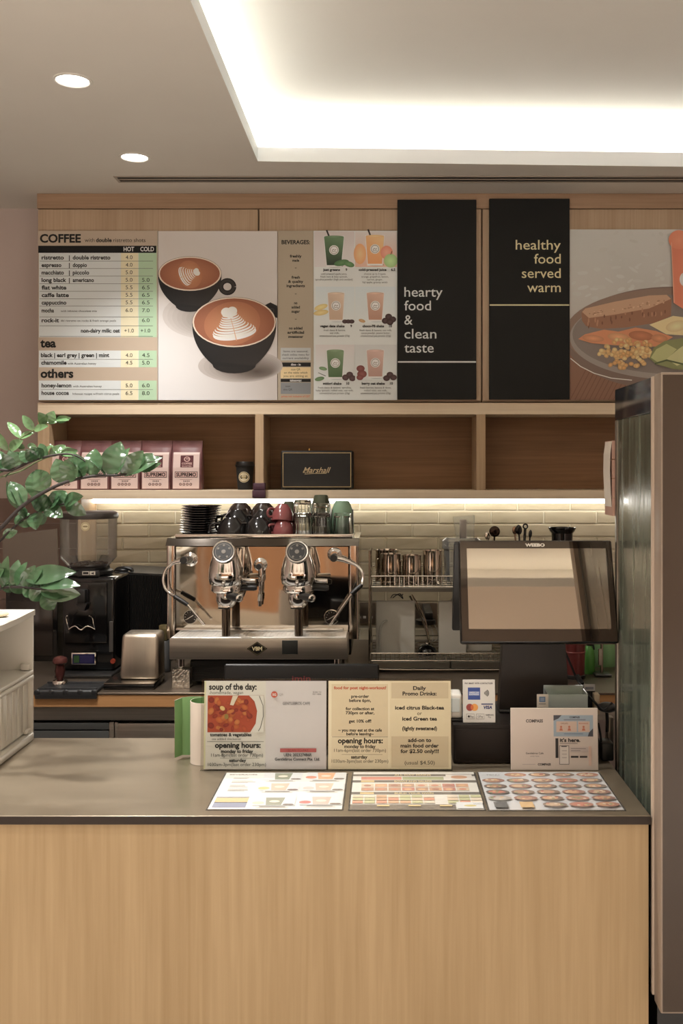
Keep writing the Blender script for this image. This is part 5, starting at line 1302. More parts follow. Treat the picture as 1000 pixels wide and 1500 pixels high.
# groups
BUT = mat('button_black', (24, 23, 22), .3)
for gi, gx in enumerate((329.5, 436)):
    gd = MF-.16; kg = gd/F; c = X(gx, gd)
    m = MB()
    # bell: stacked sections from the sloping head down to the group ring
    secs = [(803, 18.5, MF-.135, .055), (812, 18.5, MF-.135, .07), (822, 22, MF-.125, .085), (836, 25.5, MF-.12, .10), (848, 26.0, MF-.12, .105), (856, 24.5, MF-.115, .10), (859, 20, MF-.11, .09)]
    rows = []
    for py, hw, yc, dp in secs:
        rows.append([m.v((c+hw*kg*math.copysign(abs(math.cos(a))**.8, math.cos(a)), yc-.01+dp*.62*math.copysign(abs(math.sin(a))**.8, math.sin(a)), Z(py, gd))) for a in [2*PI*i/40 for i in range(40)]])
    m.f(rows[0][::-1]); m.f(rows[-1])
    for A, B in zip(rows, rows[1:]):
        for i in range(40): m.f([A[i], A[(i+1) % 40], B[(i+1) % 40], B[i]])
    m.rbox(c-17*kg, c+17*kg, MF-.10, MF+.0005, Z(856, gd), Z(806, gd), .01, 2)
    m.build('group_head', CHROME, t, angle=60)
    f0 = Vector((c, gd-.035, Z(808, gd-.035))); nn = Vector((0, -.93, .36)).normalized()
    m = MB(); m.lathe([(15.5*kg, -.035), (17*kg, -.012), (17*kg, -.002), (16*kg, .001), (14.5*kg, .001), (14*kg, -.001)], f0, nn, n=48); m.build('dial_ring', CHROME, t)
    m = MB(); m.lathe([(0, -.0005), (14*kg, -.0005), (14*kg, -.004), (0, -.004)], f0, nn, n=48); m.build('button_pad', BUT, t)
    u = Vector((1, 0, 0)); w_ = nn.cross(u); w_ = w_ if w_.z > 0 else -w_
    m = MB()
    for a in (90, 30, 150, 235, 305): m.lathe([(0, .0012), (1.5*kg, .001), (1.7*kg, 0)], f0+u*(9.3*kg*math.cos(math.radians(a)))+w_*(9.3*kg*math.sin(math.radians(a))), nn, n=16)
    m.lathe([(11.6*kg, 0), (11.6*kg, .0008), (12.2*kg, .0008), (12.2*kg, 0)], f0, nn, n=48); m.lathe([(0, .0012), (3*kg, .001), (3.2*kg, 0)], f0, nn, n=20)
    m.build('buttons', mat('button_mark', (112, 106, 98), .4, .3), t)
    yc = MF-.125
    m = MB(); m.lathe([(0, Z(858, gd)), (22*kg, Z(858, gd)), (23*kg, Z(861, gd)), (23*kg, Z(866, gd)), (20*kg, Z(869, gd)), (16*kg, Z(870, gd)), (0, Z(870, gd))], (c, yc, 0), n=40); m.build('group_ring', CHROME, t)
    m = MB(); m.ball((c, yc-.075, Z(853, gd)), .0085, 16, 10); m.build('bolt', CHROME, t)
    # portafilter locked in, handle towards the right front
    pb = m = MB(); m.lathe([(0, Z(870.3, gd)), (15*kg, Z(870.3, gd)), (15.5*kg, Z(880, gd)), (13*kg, Z(887, gd)), (8*kg, Z(892, gd)), (0, Z(894, gd))], (c, yc, 0), n=36)
    m.rbox(c-11*kg, c+7*kg, yc-.03, yc+.02, Z(893, gd), Z(887, gd), .004, 2); pf = m.build('portafilter', CHROME, t)
    m = MB(); h0 = Vector((c+5*kg, yc-.035, Z(873, gd))); h1 = Vector((X(gx+20, gd-.10), gd-.085, Z(877, gd-.10)))
    m.tube([h0, h0.lerp(h1, .3), h0.lerp(h1, .6), h1], [.0115, .0145, .0155, .014], n=18); m.build('portafilter_handle', BLACK, pf)
    dr = (h1-h0).normalized()
    m = MB(); m.lathe([(.0145, 0), (.0145, .004), (.010, .007), (.006, .007), (.006, .005), (0, .005)], h1, dr, n=24); m.build('handle_cap', CHROME, pf)
    m = MB(); m.cyl((X(gx+1.5, yc), yc, Z(892, yc)), (X(gx+1.5, yc), yc, zg+.005), .0165, n=24); m.build('spout', mat('spout_steel', (120, 110, 100), .18, 1.0), pf)
    # side lever
    m = MB(); m.tube([(c+18*kg, yc+.03, Z(853, gd)), (X(gx+42, gd), yc+.02, Z(853.5, gd))], .0095, n=16); m.build('steam_lever', CHROME, t)
    m = MB(); m.tube([(c+20*kg, yc+.03, Z(863, gd)), (X(gx+40, gd), yc+.02, Z(863.5, gd)), (X(gx+44, gd), yc+.02, Z(863.5, gd))], [.0125, .0125, .009], n=16); m.build('lever_grip', BLACK, t)
# hot water tap
def rosette(px, py, r, name='rosette'):
    c = V(px, py, MF); m = MB(); m.lathe([(r*km, -.0005), (r*km, .004), (r*.85*km, .008), (r*.55*km, .012), (r*.5*km, .03), (0, .03)], c, (0, -1, 0), n=36); return m
m = rosette(381.5, 827, 10); m.build('valve', CHROME, t)
m = MB(); m.cyl(V(379, 830, MF-.03), V(378.5, 830.5, MF-.055), .0125, .011, n=20); m.build('knob', BLACK, t)
m = MB(); dz = MF-.028; m.tube([V(382, 832, dz), V(382.5, 848, dz), V(382, 852, dz)], .0115, n=16); m.tube([V(382, 852, dz), V(381.5, 864, dz), V(381, 870, dz)], [.0075, .0075, .0075], n=14); m.cyl(V(381, 870, dz), V(380.5, 880, dz), .0105, n=6); m.cyl(V(380.5, 880, dz), V(380.5, 888, dz), .0085, .007, n=16); m.build('hot_water_tap', CHROME, t)
# steam wands
def wand(valve, knob, nut, tube1, sleeve, tip, gauge):
    m = rosette(valve[0], valve[1], 10.5); m.build('valve', CHROME, t)
    a, b = V(*knob, MF-.036), V(knob[0]+(-1.5 if knob[0] < 380 else -.5), knob[1]+1, MF-.075)
    m = MB(); m.cyl(a, b, .0155, .014, n=20); m.build('knob', BLACK, t)
    dz = MF-.035
    m = MB(); p = [V(*q, dz) for q in (knob, nut, tube1[0])]; m.tube(p, [.012, .0105, .008], n=16)
    pts = [V(q[0], q[1], dz-.02*i/len(tube1)) for i, q in enumerate(tube1)]
    m.tube(pts+[V(*sleeve[0], dz-.03)], .0062, n=12, smooth=6)
    m.tube([V(*sleeve[1], dz-.04), V(*tip, dz-.045)], [.0058, .0055], n=12); m.ball(V(*tip, dz-.045), .0068, 12, 8)
    wd = m.build('steam_wand', CHROME, t)
    m = MB(); m.tube([V(*sleeve[0], dz-.03), V((sleeve[0][0]+sleeve[1][0])/2, (sleeve[0][1]+sleeve[1][1])/2, dz-.035), V(*sleeve[1], dz-.04)], [.0085, .0095, .0085], n=14); m.build('grip_sleeve', BLACK, wd)
    c = V(*gauge, MF)
    m = MB(); m.lathe([(10.5*km, 0), (11*km, .006), (10.5*km, .010), (9.3*km, .010), (9.2*km, .006)], c, (0, -1, 0), n=40); g_ = m.build('gauge_ring', CHROME, t)
    m = MB(); m.lathe([(0, .006), (9.25*km, .006), (9.25*km, .0005), (0, .0005)], c, (0, -1, 0), n=40); m.build('gauge_face', mat('gauge_face', (52, 46, 42), .25), g_)
    pr = Print(0, 0, 1/km)
    for i in range(9):
        a = math.radians(-210+i*30); pr.line([(6.6*math.cos(a), 6.6*math.sin(a)), (8.2*math.cos(a), 8.2*math.sin(a))], .6, (200, 192, 180))
    pr.line([(-5, 3.4), (4.5, -2.6)], .9, (210, 200, 186)); pr.build('needle', g_, local=(c.x-WL[t].x, c.y-.0066-WL[t].y, c.z-WL[t].z))
wand((279, 819), (270, 820), (259, 823), [(253, 825), (243.5, 834), (239, 848), (242, 862), (249, 869)], [(255.5, 873.5), (275, 886)], (298, 914), (279, 903.5))
wand((490, 812), (489, 817), (503, 820), [(513, 824), (523, 829), (530, 838), (531, 848)], [(529.5, 857), (514.5, 870)], (484, 914.5), (485.5, 904))
# foil wrapped block under the left leg
d = 3.86; m = MB(); x0, x1 = X(252, d), X(277.5, d); nn_ = 12
random.seed(9)
def foilface(P0, U, W, N):
    g = [[P0+U*(i/nn_)+W*(j/nn_)+(N*random.uniform(-.0004, .0013) if 0 < i < nn_ and 0 < j < nn_ else N*0) for j in range(nn_+1)] for i in range(nn_+1)]
    vs = [[m.v(p) for p in r] for r in g]
    for i in range(nn_):
        for j in range(nn_): m.f([vs[i][j], vs[i+1][j], vs[i+1][j+1], vs[i][j+1]])
w3, h3, d3 = x1-x0, .0705, .058; P0 = Vector((x0, d, ZB))
foilface(P0, Vector((w3, 0, 0)), Vector((0, 0, h3)), Vector((0, -1, 0))); foilface(P0+Vector((0, d3, 0)), Vector((w3, 0, 0)), Vector((0, 0, h3)), Vector((0, 1, 0)))
foilface(P0, Vector((0, d3, 0)), Vector((0, 0, h3)), Vector((-1, 0, 0))); foilface(P0+Vector((w3, 0, 0)), Vector((0, d3, 0)), Vector((0, 0, h3)), Vector((1, 0, 0)))
foilface(P0+Vector((0, 0, h3)), Vector((w3, 0, 0)), Vector((0, d3, 0)), Vector((0, 0, 1))); foilface(P0, Vector((w3, 0, 0)), Vector((0, d3, 0)), Vector((0, 0, -.2)))
bmesh.ops.remove_doubles(m.bm, verts=m.bm.verts[:], dist=.0003)
solo('foil_block', m, mat('foil', (232, 226, 216), .3, 1.0), 'block wrapped in crumpled foil under the left front leg of the espresso machine', 'block', smooth=False)

# ================================================================== crockery on the machine
CK = mat('black_glaze', (24, 21, 20), .16); 
k = 4.17/F; sc_x, sc_y = X(292, 4.17), 4.17
ordn = ['top', 'second from the top', 'third from the top', 'fourth from the top', 'fifth from the top', 'sixth from the top', 'seventh from the top', 'eighth from the top', 'ninth from the top', 'tenth from the top', 'eleventh from the top', 'bottom']
NS = 12; pitch = ((785-741)*k)/(NS+.6)
m = MB(); R = 29*k
m.lathe([(0, .003), (R*.52, .003), (R*.55, .001), (R*.58, .001), (R*.95, .0105), (R, .0115), (R, .0135), (R*.96, .0135), (R*.58, .0045), (R*.3, .005), (0, .005)], (0, 0, 0), n=48)
s0 = m.build('saucer', CK, None, origin=(0, 0, 0)); tag(s0, 'black saucer at the %s of the stack on the espresso machine' % ordn[-1], 'saucer', 'black saucers stacked on the machine')
s0.location = (sc_x, sc_y, CUPZ); WL[s0] = Vector(s0.location)
for i in range(1, NS):
    q = dup(s0, (sc_x+random.uniform(-.003, .003)+.0008*i, sc_y+random.uniform(-.002, .002), CUPZ+i*pitch), 'black saucer, %s in the stack on the espresso machine' % ordn[NS-1-i])
def make_cup(name, m_, R, H, hang, label, group, thick=.003):
    """a cup standing upside down on its rim at the origin"""
    c_ = thing(name, label, 'cup', (0, 0, 0), group)
    m = MB(); m.lathe([(R-thick, .0006), (R-thick*.5, 0), (R, .001), (R*.975, H*.22), (R*.89, H*.5), (R*.72, H*.76), (R*.50, H*.93), (R*.45, H), (R*.40, H), (R*.38, H*.95), (0, H*.94)], (0, 0, 0), n=48)
    m.lathe([(R-thick, .0006), (R*.975-thick, H*.22), (R*.89-thick, H*.49), (R*.72-thick, H*.73), (R*.4, H*.87), (0, H*.89)], (0, 0, 0), n=48)
    m.build('bowl', m_, c_, angle=50)
    m = MB(); a = math.radians(hang); u = Vector((math.cos(a), math.sin(a), 0)); z = Vector((0, 0, 1))
    m.tube([u*R*.97+z*H*.22, u*(R*1.28)+z*H*.20, u*(R*1.42)+z*H*.42, u*(R*1.25)+z*H*.66, u*R*.82+z*H*.68], [.005, .0045, .0045, .0045, .005], n=12, smooth=6); m.build('handle', m_, c_)
    return c_
MAROON = mat('maroon_glaze', (122, 66, 66), .18); BRN = mat('dark_brown_glaze', (46, 35, 29), .18); SAGE = mat('sage_glaze', (128, 156, 130), .25); OLIVE = mat('olive_glaze', (72, 76, 58), .3)
kk = 4.09/F
def put(root, px, d_, z, rot=(0, 0, 0), first=False, label=None):
    p = (X(px, d_), d_, z)
    if first: root.location = p; root.rotation_euler = rot; WL[root] = Vector(p); return root
    return dup(root, p, label, None, rot)
RC, PITCH = 22*kk, .0255
def cup_column(root, px, spec, first=None):
    """spec: (row, storey, label); rows stand one behind the other, storeys are nested upside down"""
    for i, (row, st, lab) in enumerate(spec):
        y = 4.085+.122*row
        p_ = (X(px, 4.085)+.004*row, y, CUPZ+.0008+PITCH*st)
        if first and i == 0: root.location = p_; WL[root] = Vector(p_); root['label'] = lab
        else: dup(root, p_, lab)
A = make_cup('coffee_cup', CK, RC, 27*kk, 190, '', 'black cups upside down on the machine')
cup_column(A, 339, [(0, 0, 'front black cup beside the saucer stack, upside down on the espresso machine'), (1, 0, 'lower of two nested black cups behind the front cup beside the saucers'), (1, 1, 'upper of two nested black cups behind the front cup beside the saucers'),
                    (2, 0, 'bottom cup of the rearmost nested column beside the saucers'), (2, 1, 'middle cup of the rearmost nested column beside the saucers')], True)
cup_column(A, 379.5, [(0, 0, 'front black cup next to the maroon cups, upside down on the espresso machine'), (1, 0, 'lower of two nested black cups behind the front cup next to the maroon cups'), (1, 1, 'upper of two nested black cups behind the front cup next to the maroon cups'),
                      (2, 0, 'bottom cup of the rearmost nested column next to the maroon cups'), (2, 1, 'middle cup of the rearmost nested column next to the maroon cups')])
B_ = make_cup('coffee_cup', BRN, RC, 27*kk, 300, '', 'black cups upside down on the machine')
cup_column(B_, 372, [(2, 2, 'dark brown cup on top of the rearmost column next to the maroon cups')], True)
cup_column(B_, 336, [(2, 2, 'dark brown cup on top of the rearmost column beside the saucers')])
M_ = make_cup('coffee_cup', MAROON, 16.5*kk, 25*kk, 190, 'front maroon cup upside down on the espresso machine', 'maroon cups on the machine')
put(M_, 415, 4.08, CUPZ+.0005, (0, 0, .2), True)
put(M_, 413, 4.09, CUPZ+.060, (-.18, .1, .3), label='upper maroon cup standing on the front maroon cup')
put(M_, 419, 4.185, CUPZ+.0005, (0, 0, 2.2), label='maroon cup behind, half hidden by the two stacked maroon cups')
# tall olive cups at the back
def tall(name_label, col, R, H, px, d_, grp):
    t2 = thing('tall_cup', name_label, 'cup', (X(px, d_), d_, CUPZ+.0005), grp)
    m = MB(); m.lathe([(R, 0), (R+.0006, .002), (R*.98, H*.4), (R*.88, H*.72), (R*.66, H*.93), (R*.6, H*.985), (R*.5, H), (0, H*.99)], (0, 0, 0), n=48); m.lathe([(R, 0), (R-.003, .001), (R*.9, H*.5), (R*.6, H*.9), (0, H*.93)], (0, 0, 0), n=48)
    m.build('bowl', col, t2, local=True); return t2
tall('tall olive grey cup at the back, between the maroon cups and the left glasses', OLIVE, 12*kk, 48*kk, 423, 4.30, 'tall cups at the back of the machine')
tall('tallest olive grey cup at the back, above the middle glasses', OLIVE, 17*kk, 58*kk, 470, 4.31, 'tall cups at the back of the machine')
tall('tall sage green cup standing upside down behind the right glass', SAGE, 18*kk, 50*kk, 501, 4.20, 'tall cups at the back of the machine')
# drinking glasses
GL = mat('drinking_glass', (250, 250, 248), .02); GL.node_tree.nodes['Principled BSDF'].inputs['Transmission Weight'].default_value = 1.0; GL.node_tree.nodes['Principled BSDF'].inputs['IOR'].default_value = 1.45
def tumbler(R, R2, H, label):
    t3 = thing('drinking_glass', label, 'glass', (0, 0, 0), 'clear glasses upside down on the machine')
    m = MB(); n = 36; rows = []
    for r, z in ((R, 0), (R*.98, H*.15), (R2*1.05, H*.8), (R2, H*.97), (R2*.9, H)):
        rows.append([m.v((r*(1+(.03 if i % 3 == 0 else 0))*math.cos(2*PI*i/n), r*(1+(.03 if i % 3 == 0 else 0))*math.sin(2*PI*i/n), z)) for i in range(n)])
    inner = [[m.v((r*math.cos(2*PI*i/n), r*math.sin(2*PI*i/n), z)) for i in range(n)] for r, z in ((R2*.8, H*.86), (R2*.95, H*.8), (R*.92, H*.15), (R*.93, .0003))]
    m.f(rows[-1]); m.f(inner[0][::-1])
    for seq in (rows, inner):
        for A_, B2_ in zip(seq, seq[1:]):
            for i in range(n): m.f([A_[i], A_[(i+1) % n], B2_[(i+1) % n], B2_[i]])
    for i in range(n): m.f([inner[-1][i], inner[-1][(i+1) % n], rows[0][(i+1) % n], rows[0][i]])
    m.build('wall', GL, t3, angle=25)
    return t3
G = tumbler(14.5*kk, 12*kk, 34*kk, 'front left clear glass, beneath another glass beside the maroon cups')
put(G, 443, 4.08, CUPZ+.0005, (0, 0, 0), True)
put(G, 443, 4.08, CUPZ+.0005+19*kk, (0, 0, .4), label='clear ribbed glass on top of the front left glass')
put(G, 471, 4.085, CUPZ+.0005, (0, 0, .3), label='clear glass in the middle of the front glasses')
put(G, 470, 4.175, CUPZ+.0005, (0, 0, .1), label='clear glass behind the middle front glass, beneath another')
put(G, 470, 4.175, CUPZ+.0005+13*kk, (0, 0, .8), label='clear glass stacked upright behind the middle front glass')
put(G, 501.5, 4.085, CUPZ+.0005, (0, 0, .5), label='front right clear glass before the tall sage cup')

# ================================================================== wall sockets
for px0, px1, py0, py1, lab in ((527.5, 550, 882, 913, 'grey metal double wall socket between the espresso machine and the dish rack'), (608, 640, 883, 915, 'grey metal double wall socket behind the cables of the dish rack')):
    d = WALLD-.010; k = d/F
    t = thing('wall_socket', lab, 'wall socket', (X((px0+px1)/2, d), d, Z(py1, d)), 'wall sockets on the tiles')
    m = MB(); m.rbox(X(px0, d), X(px1, d), d-.010, WALLD-.0075, Z(py1, d), Z(py0, d), .003, 2); m.build('plate', mat('socket_metal', (120, 108, 96), .35, .8), t)
    for q in (.28, .72):
        xq = X(px0+(px1-px0)*q, d); zq = Z(py1-(py1-py0)*.3, d)
        m = MB(); m.rbox(xq-.007, xq+.007, d-.0125, d-.0102, zq-.006, zq+.006, .001, 1); m.build('switch', mat('switch_white', (206, 200, 190), .4), t)

# ================================================================== dish rack with its load
WIRE = mat('rack_wire', (206, 200, 190), .15, 1.0)
rf, rb = 4.16, 4.60
rx0, rx1 = X(541, rf), X(862, rf)
zt_r, zb_r = Z(866, rf), Z(972, rf)              # floors of the two tiers
t = thing('dish_rack', 'two tier chrome wire dish rack with drip trays on the back counter', 'dish rack', ((rx0+rx1)/2, rf+.2, ZB))
m = MB()
for x in (rx0, rx1):
    for y in (rf+.02, rb): m.cyl((x, y, ZB), (x, y, Z(807, rf) if y < rb else Z(815, rf)), .0045, n=10)
    for z in (zt_r+.01, zb_r+.012, Z(812, rf)): m.cyl((x, rf+.02, z), (x, rb, z), .003, n=8)
m.build('upright', WIRE, t)
def basket(zf, zr, name):
    m = MB(); a, b = rx0+.008, rx1-.008
    for z in (zf, zr):
        m.tube([(a, rf, z), (b, rf, z), (b, rb, z), (a, rb, z)], .0028, n=8, closed=True)
    n = 46
    for i in range(n+1):
        x = a+(b-a)*i/n; m.cyl((x, rf, zf), (x, rf, zr), .0014, n=6)
        if i % 2 == 0: m.cyl((x, rf, zf), (x, rb, zf), .0014, n=6)
    for j in range(1, 6): m.cyl((a, rf+(rb-rf)*j/6, zf), (b, rf+(rb-rf)*j/6, zf), .0018, n=6)
    m.build(name, WIRE, t)
basket(zt_r+.018, Z(844, rf), 'upper_basket'); basket(zb_r+.012, Z(957, rf), 'lower_basket')
TRM = mottled('tray_steel_grey', (128, 124, 116), (142, 138, 130), (3, 3, 3), .3, .9)
def pan(x0, x1, z0, z1, tilt=0):
    m = MB(); y0, y1 = rf+.012, rb-.02
    m.prism([(x0+.012, z0), (x1-.012, z0), (x1, z1), (x1-.002, z1), (x1-.013, z0+.002), (x0+.013, z0+.002), (x0+.002, z1), (x0, z1)], y0+.002, y1, 'xz')
    m.rbox(x0, x1, y0-.002, y0+.0018, z0, z1, .001, 1); m.build('drip_tray', TRM, t, smooth=False)
pan(rx0+.012, X(665, rf), zt_r-.004, zt_r+.012); pan(X(666, rf), rx1-.012, zt_r-.004, zt_r+.012)
pan(rx0+.012, X(659, rf), zb_r-.022, zb_r+.004); pan(X(661, rf), rx1-.012, zb_r-.022, zb_r+.004)
m = MB(); m.tube([(rx0+.02, rf, ZB+.02), (rx0+.06, rf-.004, ZB+.012), (rx1-.06, rf-.004, ZB+.012), (rx1-.02, rf, ZB+.02)], .003, smooth=6); m.build('base_wire', WIRE, t)
TZ = zt_r+.0205
# steel jugs
JM = mat('jug_steel', (208, 198, 186), .12, 1.0)
def jug(px0, px1, pt, d_, label, hside):
    R = (px1-px0)/2*d_/F; c = X((px0+px1)/2, d_); H = Z(pt, d_)-TZ
    t4 = thing('milk_jug', label, 'jug', (c, d_, TZ), 'steel jugs on the dish rack')
    m = MB(); m.lathe([(0, .002), (R*.93, .002), (R*.97, .0), (R, .004), (R*.99, H*.6), (R*.96, H*.92), (R*1.0, H), (R*.97, H), (R*.93, H*.92), (R*.95, H*.1), (0, H*.06)], (c, d_, TZ), n=44)
    m.build('body', JM, t4)
    a = math.radians(hside); u = Vector((math.cos(a), math.sin(a), 0)); z = Vector((0, 0, 1)); o = Vector((c, d_, TZ))
    m = MB(); pts = catmull([o+u*R*.98+z*H*.86, o+u*R*1.32+z*H*.84, o+u*R*1.42+z*H*.7, o+u*R*1.38+z*H*.4, o+u*R*1.2+z*H*.22], 6)
    side = z.cross(u)*.006
    for p, q in zip(pts, pts[1:]): m.f([m.v(p-side), m.v(p+side), m.v(q+side), m.v(q-side)])
    m.build('handle', JM, t4, normals=False)
jug(549, 584, 805, 4.38, 'steel jug at the back left of the dish rack, behind another jug', 170)
jug(557, 587, 811, 4.24, 'steel jug with handle on its left, front left on the dish rack', 195)
jug(588.5, 617, 813, 4.24, 'steel jug with wide flat handle, in the middle of the jug row', 215)
jug(618.5, 648, 806, 4.26, 'tall steel jug with bright rim, rightmost of the jug row', 330)
# clear plastic jug of a food processor
CP = glass('clear_plastic', (248, 250, 248), 1.45, .05, haze=.2, hazecol=(232, 232, 228), boost=1.3)
d = 4.40; k = d/F; c = X(676, d)
t = thing('processor_bowl', 'clear plastic food processor bowl with feed tube on the dish rack, behind the till', 'food processor bowl', (c, d, TZ))
m = MB(); R = 29*k; zl = Z(797, d)
m.lathe([(0, TZ+.001), (R*.88, TZ+.001), (R*.92, zl-.02), (R, zl-.018), (R, zl), (R*.98, zl+.004)], (c, d, 0), n=44); m.build('bowl', CP, t)
m = MB(); m.lathe([(R*1.02, zl+.002), (R*1.0, zl+.016), (R*.8, zl+.030), (0, zl+.034)], (c, d, 0), n=44); m.build('lid', CP, t)
fx = X(679, d)
m = MB(); b0, b1 = zl+.025, Z(757, d)
lo = [(fx-.034, d-.03), (fx+.044, d-.03), (fx+.044, d+.03), (fx-.034, d+.03)]; hi = [(fx-.047, d-.035), (fx+.046, d-.035), (fx+.046, d+.035), (fx-.047, d+.035)]
A2 = [m.v((x, y, b0)) for x, y in lo]; B2 = [m.v((x, y, b1+(.008 if x > fx else 0))) for x, y in hi]
for i in range(4): m.f([A2[i], A2[(i+1) % 4], B2[(i+1) % 4], B2[i]])
m.build('feed_tube', CP, t, smooth=False)
m = MB(); m.rbox(fx-.018, fx+.012, d-.012, d+.012, b0+.002, b1-.012, .004, 2); m.build('pusher', mat('pusher_pale', (206, 190, 178), .5), t)
m = MB(); m.tube([(c+R*.9, d, TZ+.03), (c+R*1.35, d, TZ+.03), (c+R*1.4, d, zl-.03), (c+R*.95, d, zl-.02)], .007, smooth=6); m.build('handle', CP, t)
# utensil holders
def holder(px, d_, r, pt, label):
    c = X(px, d_); H = Z(pt, d_)-TZ
    m = MB(); m.lathe([(0, .003), (r*.95, .003), (r, 0), (r, H), (r*.95, H), (r*.93, .006), (0, .006)], (c, d_, TZ), n=36)
    return solo('utensil_holder', m, JM, label, 'utensil holder', 'utensil holders on the dish rack', origin=(c, d_, TZ))
holder(723, 4.34, .045, 800, 'steel utensil holder with ladles behind the left part of the till screen')
holder(766, 4.34, .05, 800, 'steel utensil holder with black spoons behind the middle of the till screen')
def spoon(px0, py0, px1, py1, d_, rx, rz, m_, label, name='spoon', group='ladles and spoons in the holders'):
    a, b = V(px0, py0, d_), V(px1, py1, d_)
    t5 = thing(name, label, 'spoon', a, group)
    m = MB(); m.tube([a, a.lerp(b, .5), b], [.003, .0032, .004], n=10); m.build('handle', m_, t5)
    m = MB(); ax = (b-a).normalized(); old = m.mark(); cc = b+ax*rz*.8
    m.ball(cc, (rx, rx*.4, rz), 18, 12); m.turn(old, cc, 'Y', math.atan2(ax.x, ax.z)); m.build('scoop', m_, t5)
DKS = mat('dark_spoon', (60, 48, 40), .12, .9)
spoon(722, 850, 724, 785, 4.335, .024, .024, DKS, 'round dark metal ladle, largest of those above the till screen', 'ladle')
spoon(718, 850, 714, 790, 4.36, .012, .018, JM, 'small steel spoon left of the round ladle')
spoon(760, 850, 754, 782, 4.345, .011, .018, mat('bronze_spoon', (150, 122, 100), .2, .8), 'small bronze coloured spoon at the left of the black spoons')
spoon(764, 850, 760, 782, 4.33, .014, .022, BLACKG, 'black spoon with rounded end beside the bronze one')
spoon(770, 850, 776, 787, 4.35, .008, .018, BLACKG, 'black spatula leaning furthest right in the holder', 'spatula')
# measuring spoon with a ring end
a, b = V(764, 850, 4.325), V(769, 774, 4.325)
t5 = thing('measuring_spoon', 'black measuring spoon with a ring end standing highest in the holder', 'spoon', a, 'ladles and spoons in the holders')
m = MB(); m.tube([a, b], [.005, .0062], n=12); m.build('handle', BLACKG, t5)
m = MB(); cc = b+(b-a).normalized()*.009; m.tube([cc+Vector((.0095*math.cos(q), 0, .0095*math.sin(q))) for q in [2*PI*i/18 for i in range(18)]], .0034, n=8, closed=True); m.build('ring', BLACKG, t5)
# black bowl
d = 4.36; k = d/F; c = X(823, d)
m = MB(); m.lathe([(0, TZ), (13*k, TZ), (15*k, Z(795, d)), (15.5*k, Z(781, d)), (18*k, Z(778, d)), (20*k, Z(774, d)), (20*k, Z(772.5, d)), (18*k, Z(773, d)), (14.5*k, Z(780, d)), (12*k, TZ+.01), (0, TZ+.01)], (c, d, 0), n=44)
solo('black_pot', m, BLACKG, 'black pot with a flared rim above the right part of the till screen', 'pot')
# cutting boards in the lower tier
LZ = zb_r+.0160
CBM = mat('cutting_board_white', (226, 224, 214), .45)
def cboard(px0, px1, py0, d_, label):
    x0, x1, z1 = X(px0, d_), X(px1, d_), Z(py0, d_)
    m = MB(); m.rbox(x0, x1, d_, d_+.012, LZ, z1, .0055, 2)
    solo('cutting_board', m, CBM, label, 'cutting board', 'white cutting boards in the dish rack')
cboard(550.5, 607.5, 880, 4.28, 'white cutting board at the left of the lower rack tier')
cboard(642, 683, 880, 4.30, 'white cutting board at the right of the cables, partly behind the till')
cboard(660, 720, 877, 4.36, 'white cutting board farthest back, mostly hidden by the till screen')
m = MB(); d = 4.262; m.tube([V(556, 955, d), V(556, 925, d), V(560, 913, d), V(567, 908, d)], .0055, smooth=6); solo('plastic_hook', m, mat('pale_plastic', (196, 196, 188), .4), 'pale curved plastic handle in front of the left cutting board', 'handle piece')
# tongs, gadget, cables
m = MB(); m.tube([V(600, 873, 4.33), V(617, 905, 4.34), V(628, 940, 4.35), V(627, 958, 4.35)], .004, smooth=6); m.tube([V(603, 871, 4.335), V(621, 903, 4.345), V(629, 938, 4.35)], .003, smooth=6)
solo('metal_tongs', m, JM, 'thin steel tongs leaning in the lower rack tier between the cutting boards', 'tongs')
m = MB(); d = 4.62; m.lathe([(0, 0), (.045, 0), (.047, .008), (.046, .020), (0, .022)], (X(623, d), d, Z(914, d)), n=36); m.rbox(X(622, d), X(634, d), d, WALLD-.022, Z(912, d), Z(898, d), .004, 2)
solo('plug_adapter', m, BLACK, 'round black adapter plugged into the socket behind the dish rack', 'plug')
m = MB(); d = 4.40
m.tube([V(634, 912, 4.72), V(641, 925, 4.70), V(640, 936, 4.68), V(628, 943, 4.66), V(612, 945, 4.65)], .0025, smooth=8); m.tube([V(628, 914, 4.72), V(634, 928, 4.70), V(632, 944, 4.67)], .0025, smooth=8)
solo('white_cord', m, mat('cord_white', (196, 190, 178), .5), 'pair of pale cords hanging from the socket behind the dish rack', 'cord')
t = thing('black_lamp_base', 'round shiny black dome lying in the lower rack tier between the cutting boards', 'lid', (X(625, 4.30), 4.30, LZ))
m = MB(); m.lathe([(0, .040), (.018, .038), (.035, .027), (.043, .010), (.044, 0), (0, 0)], (X(625, 4.30), 4.30, LZ), n=36); m.build('dome', BLACKG, t)
m = MB(); m.ball((X(625, 4.30), 4.30, LZ+.042), .006); m.build('knob', CHROME, t)
m = MB(); d = 4.30; m.tube([V(572, 876, d), V(576, 871, d), V(584, 872, d), V(590, 877, d), V(586, 870, d), V(580, 872, d), V(575, 876, d)], .002, smooth=6); m.tube([V(580, 871, d), V(588, 872, d), V(590, 870, d)], .002, smooth=4)
solo('wire_whisk', m, BLACK, 'bent black wire hanging under the upper tier above the left cutting board', 'wire')

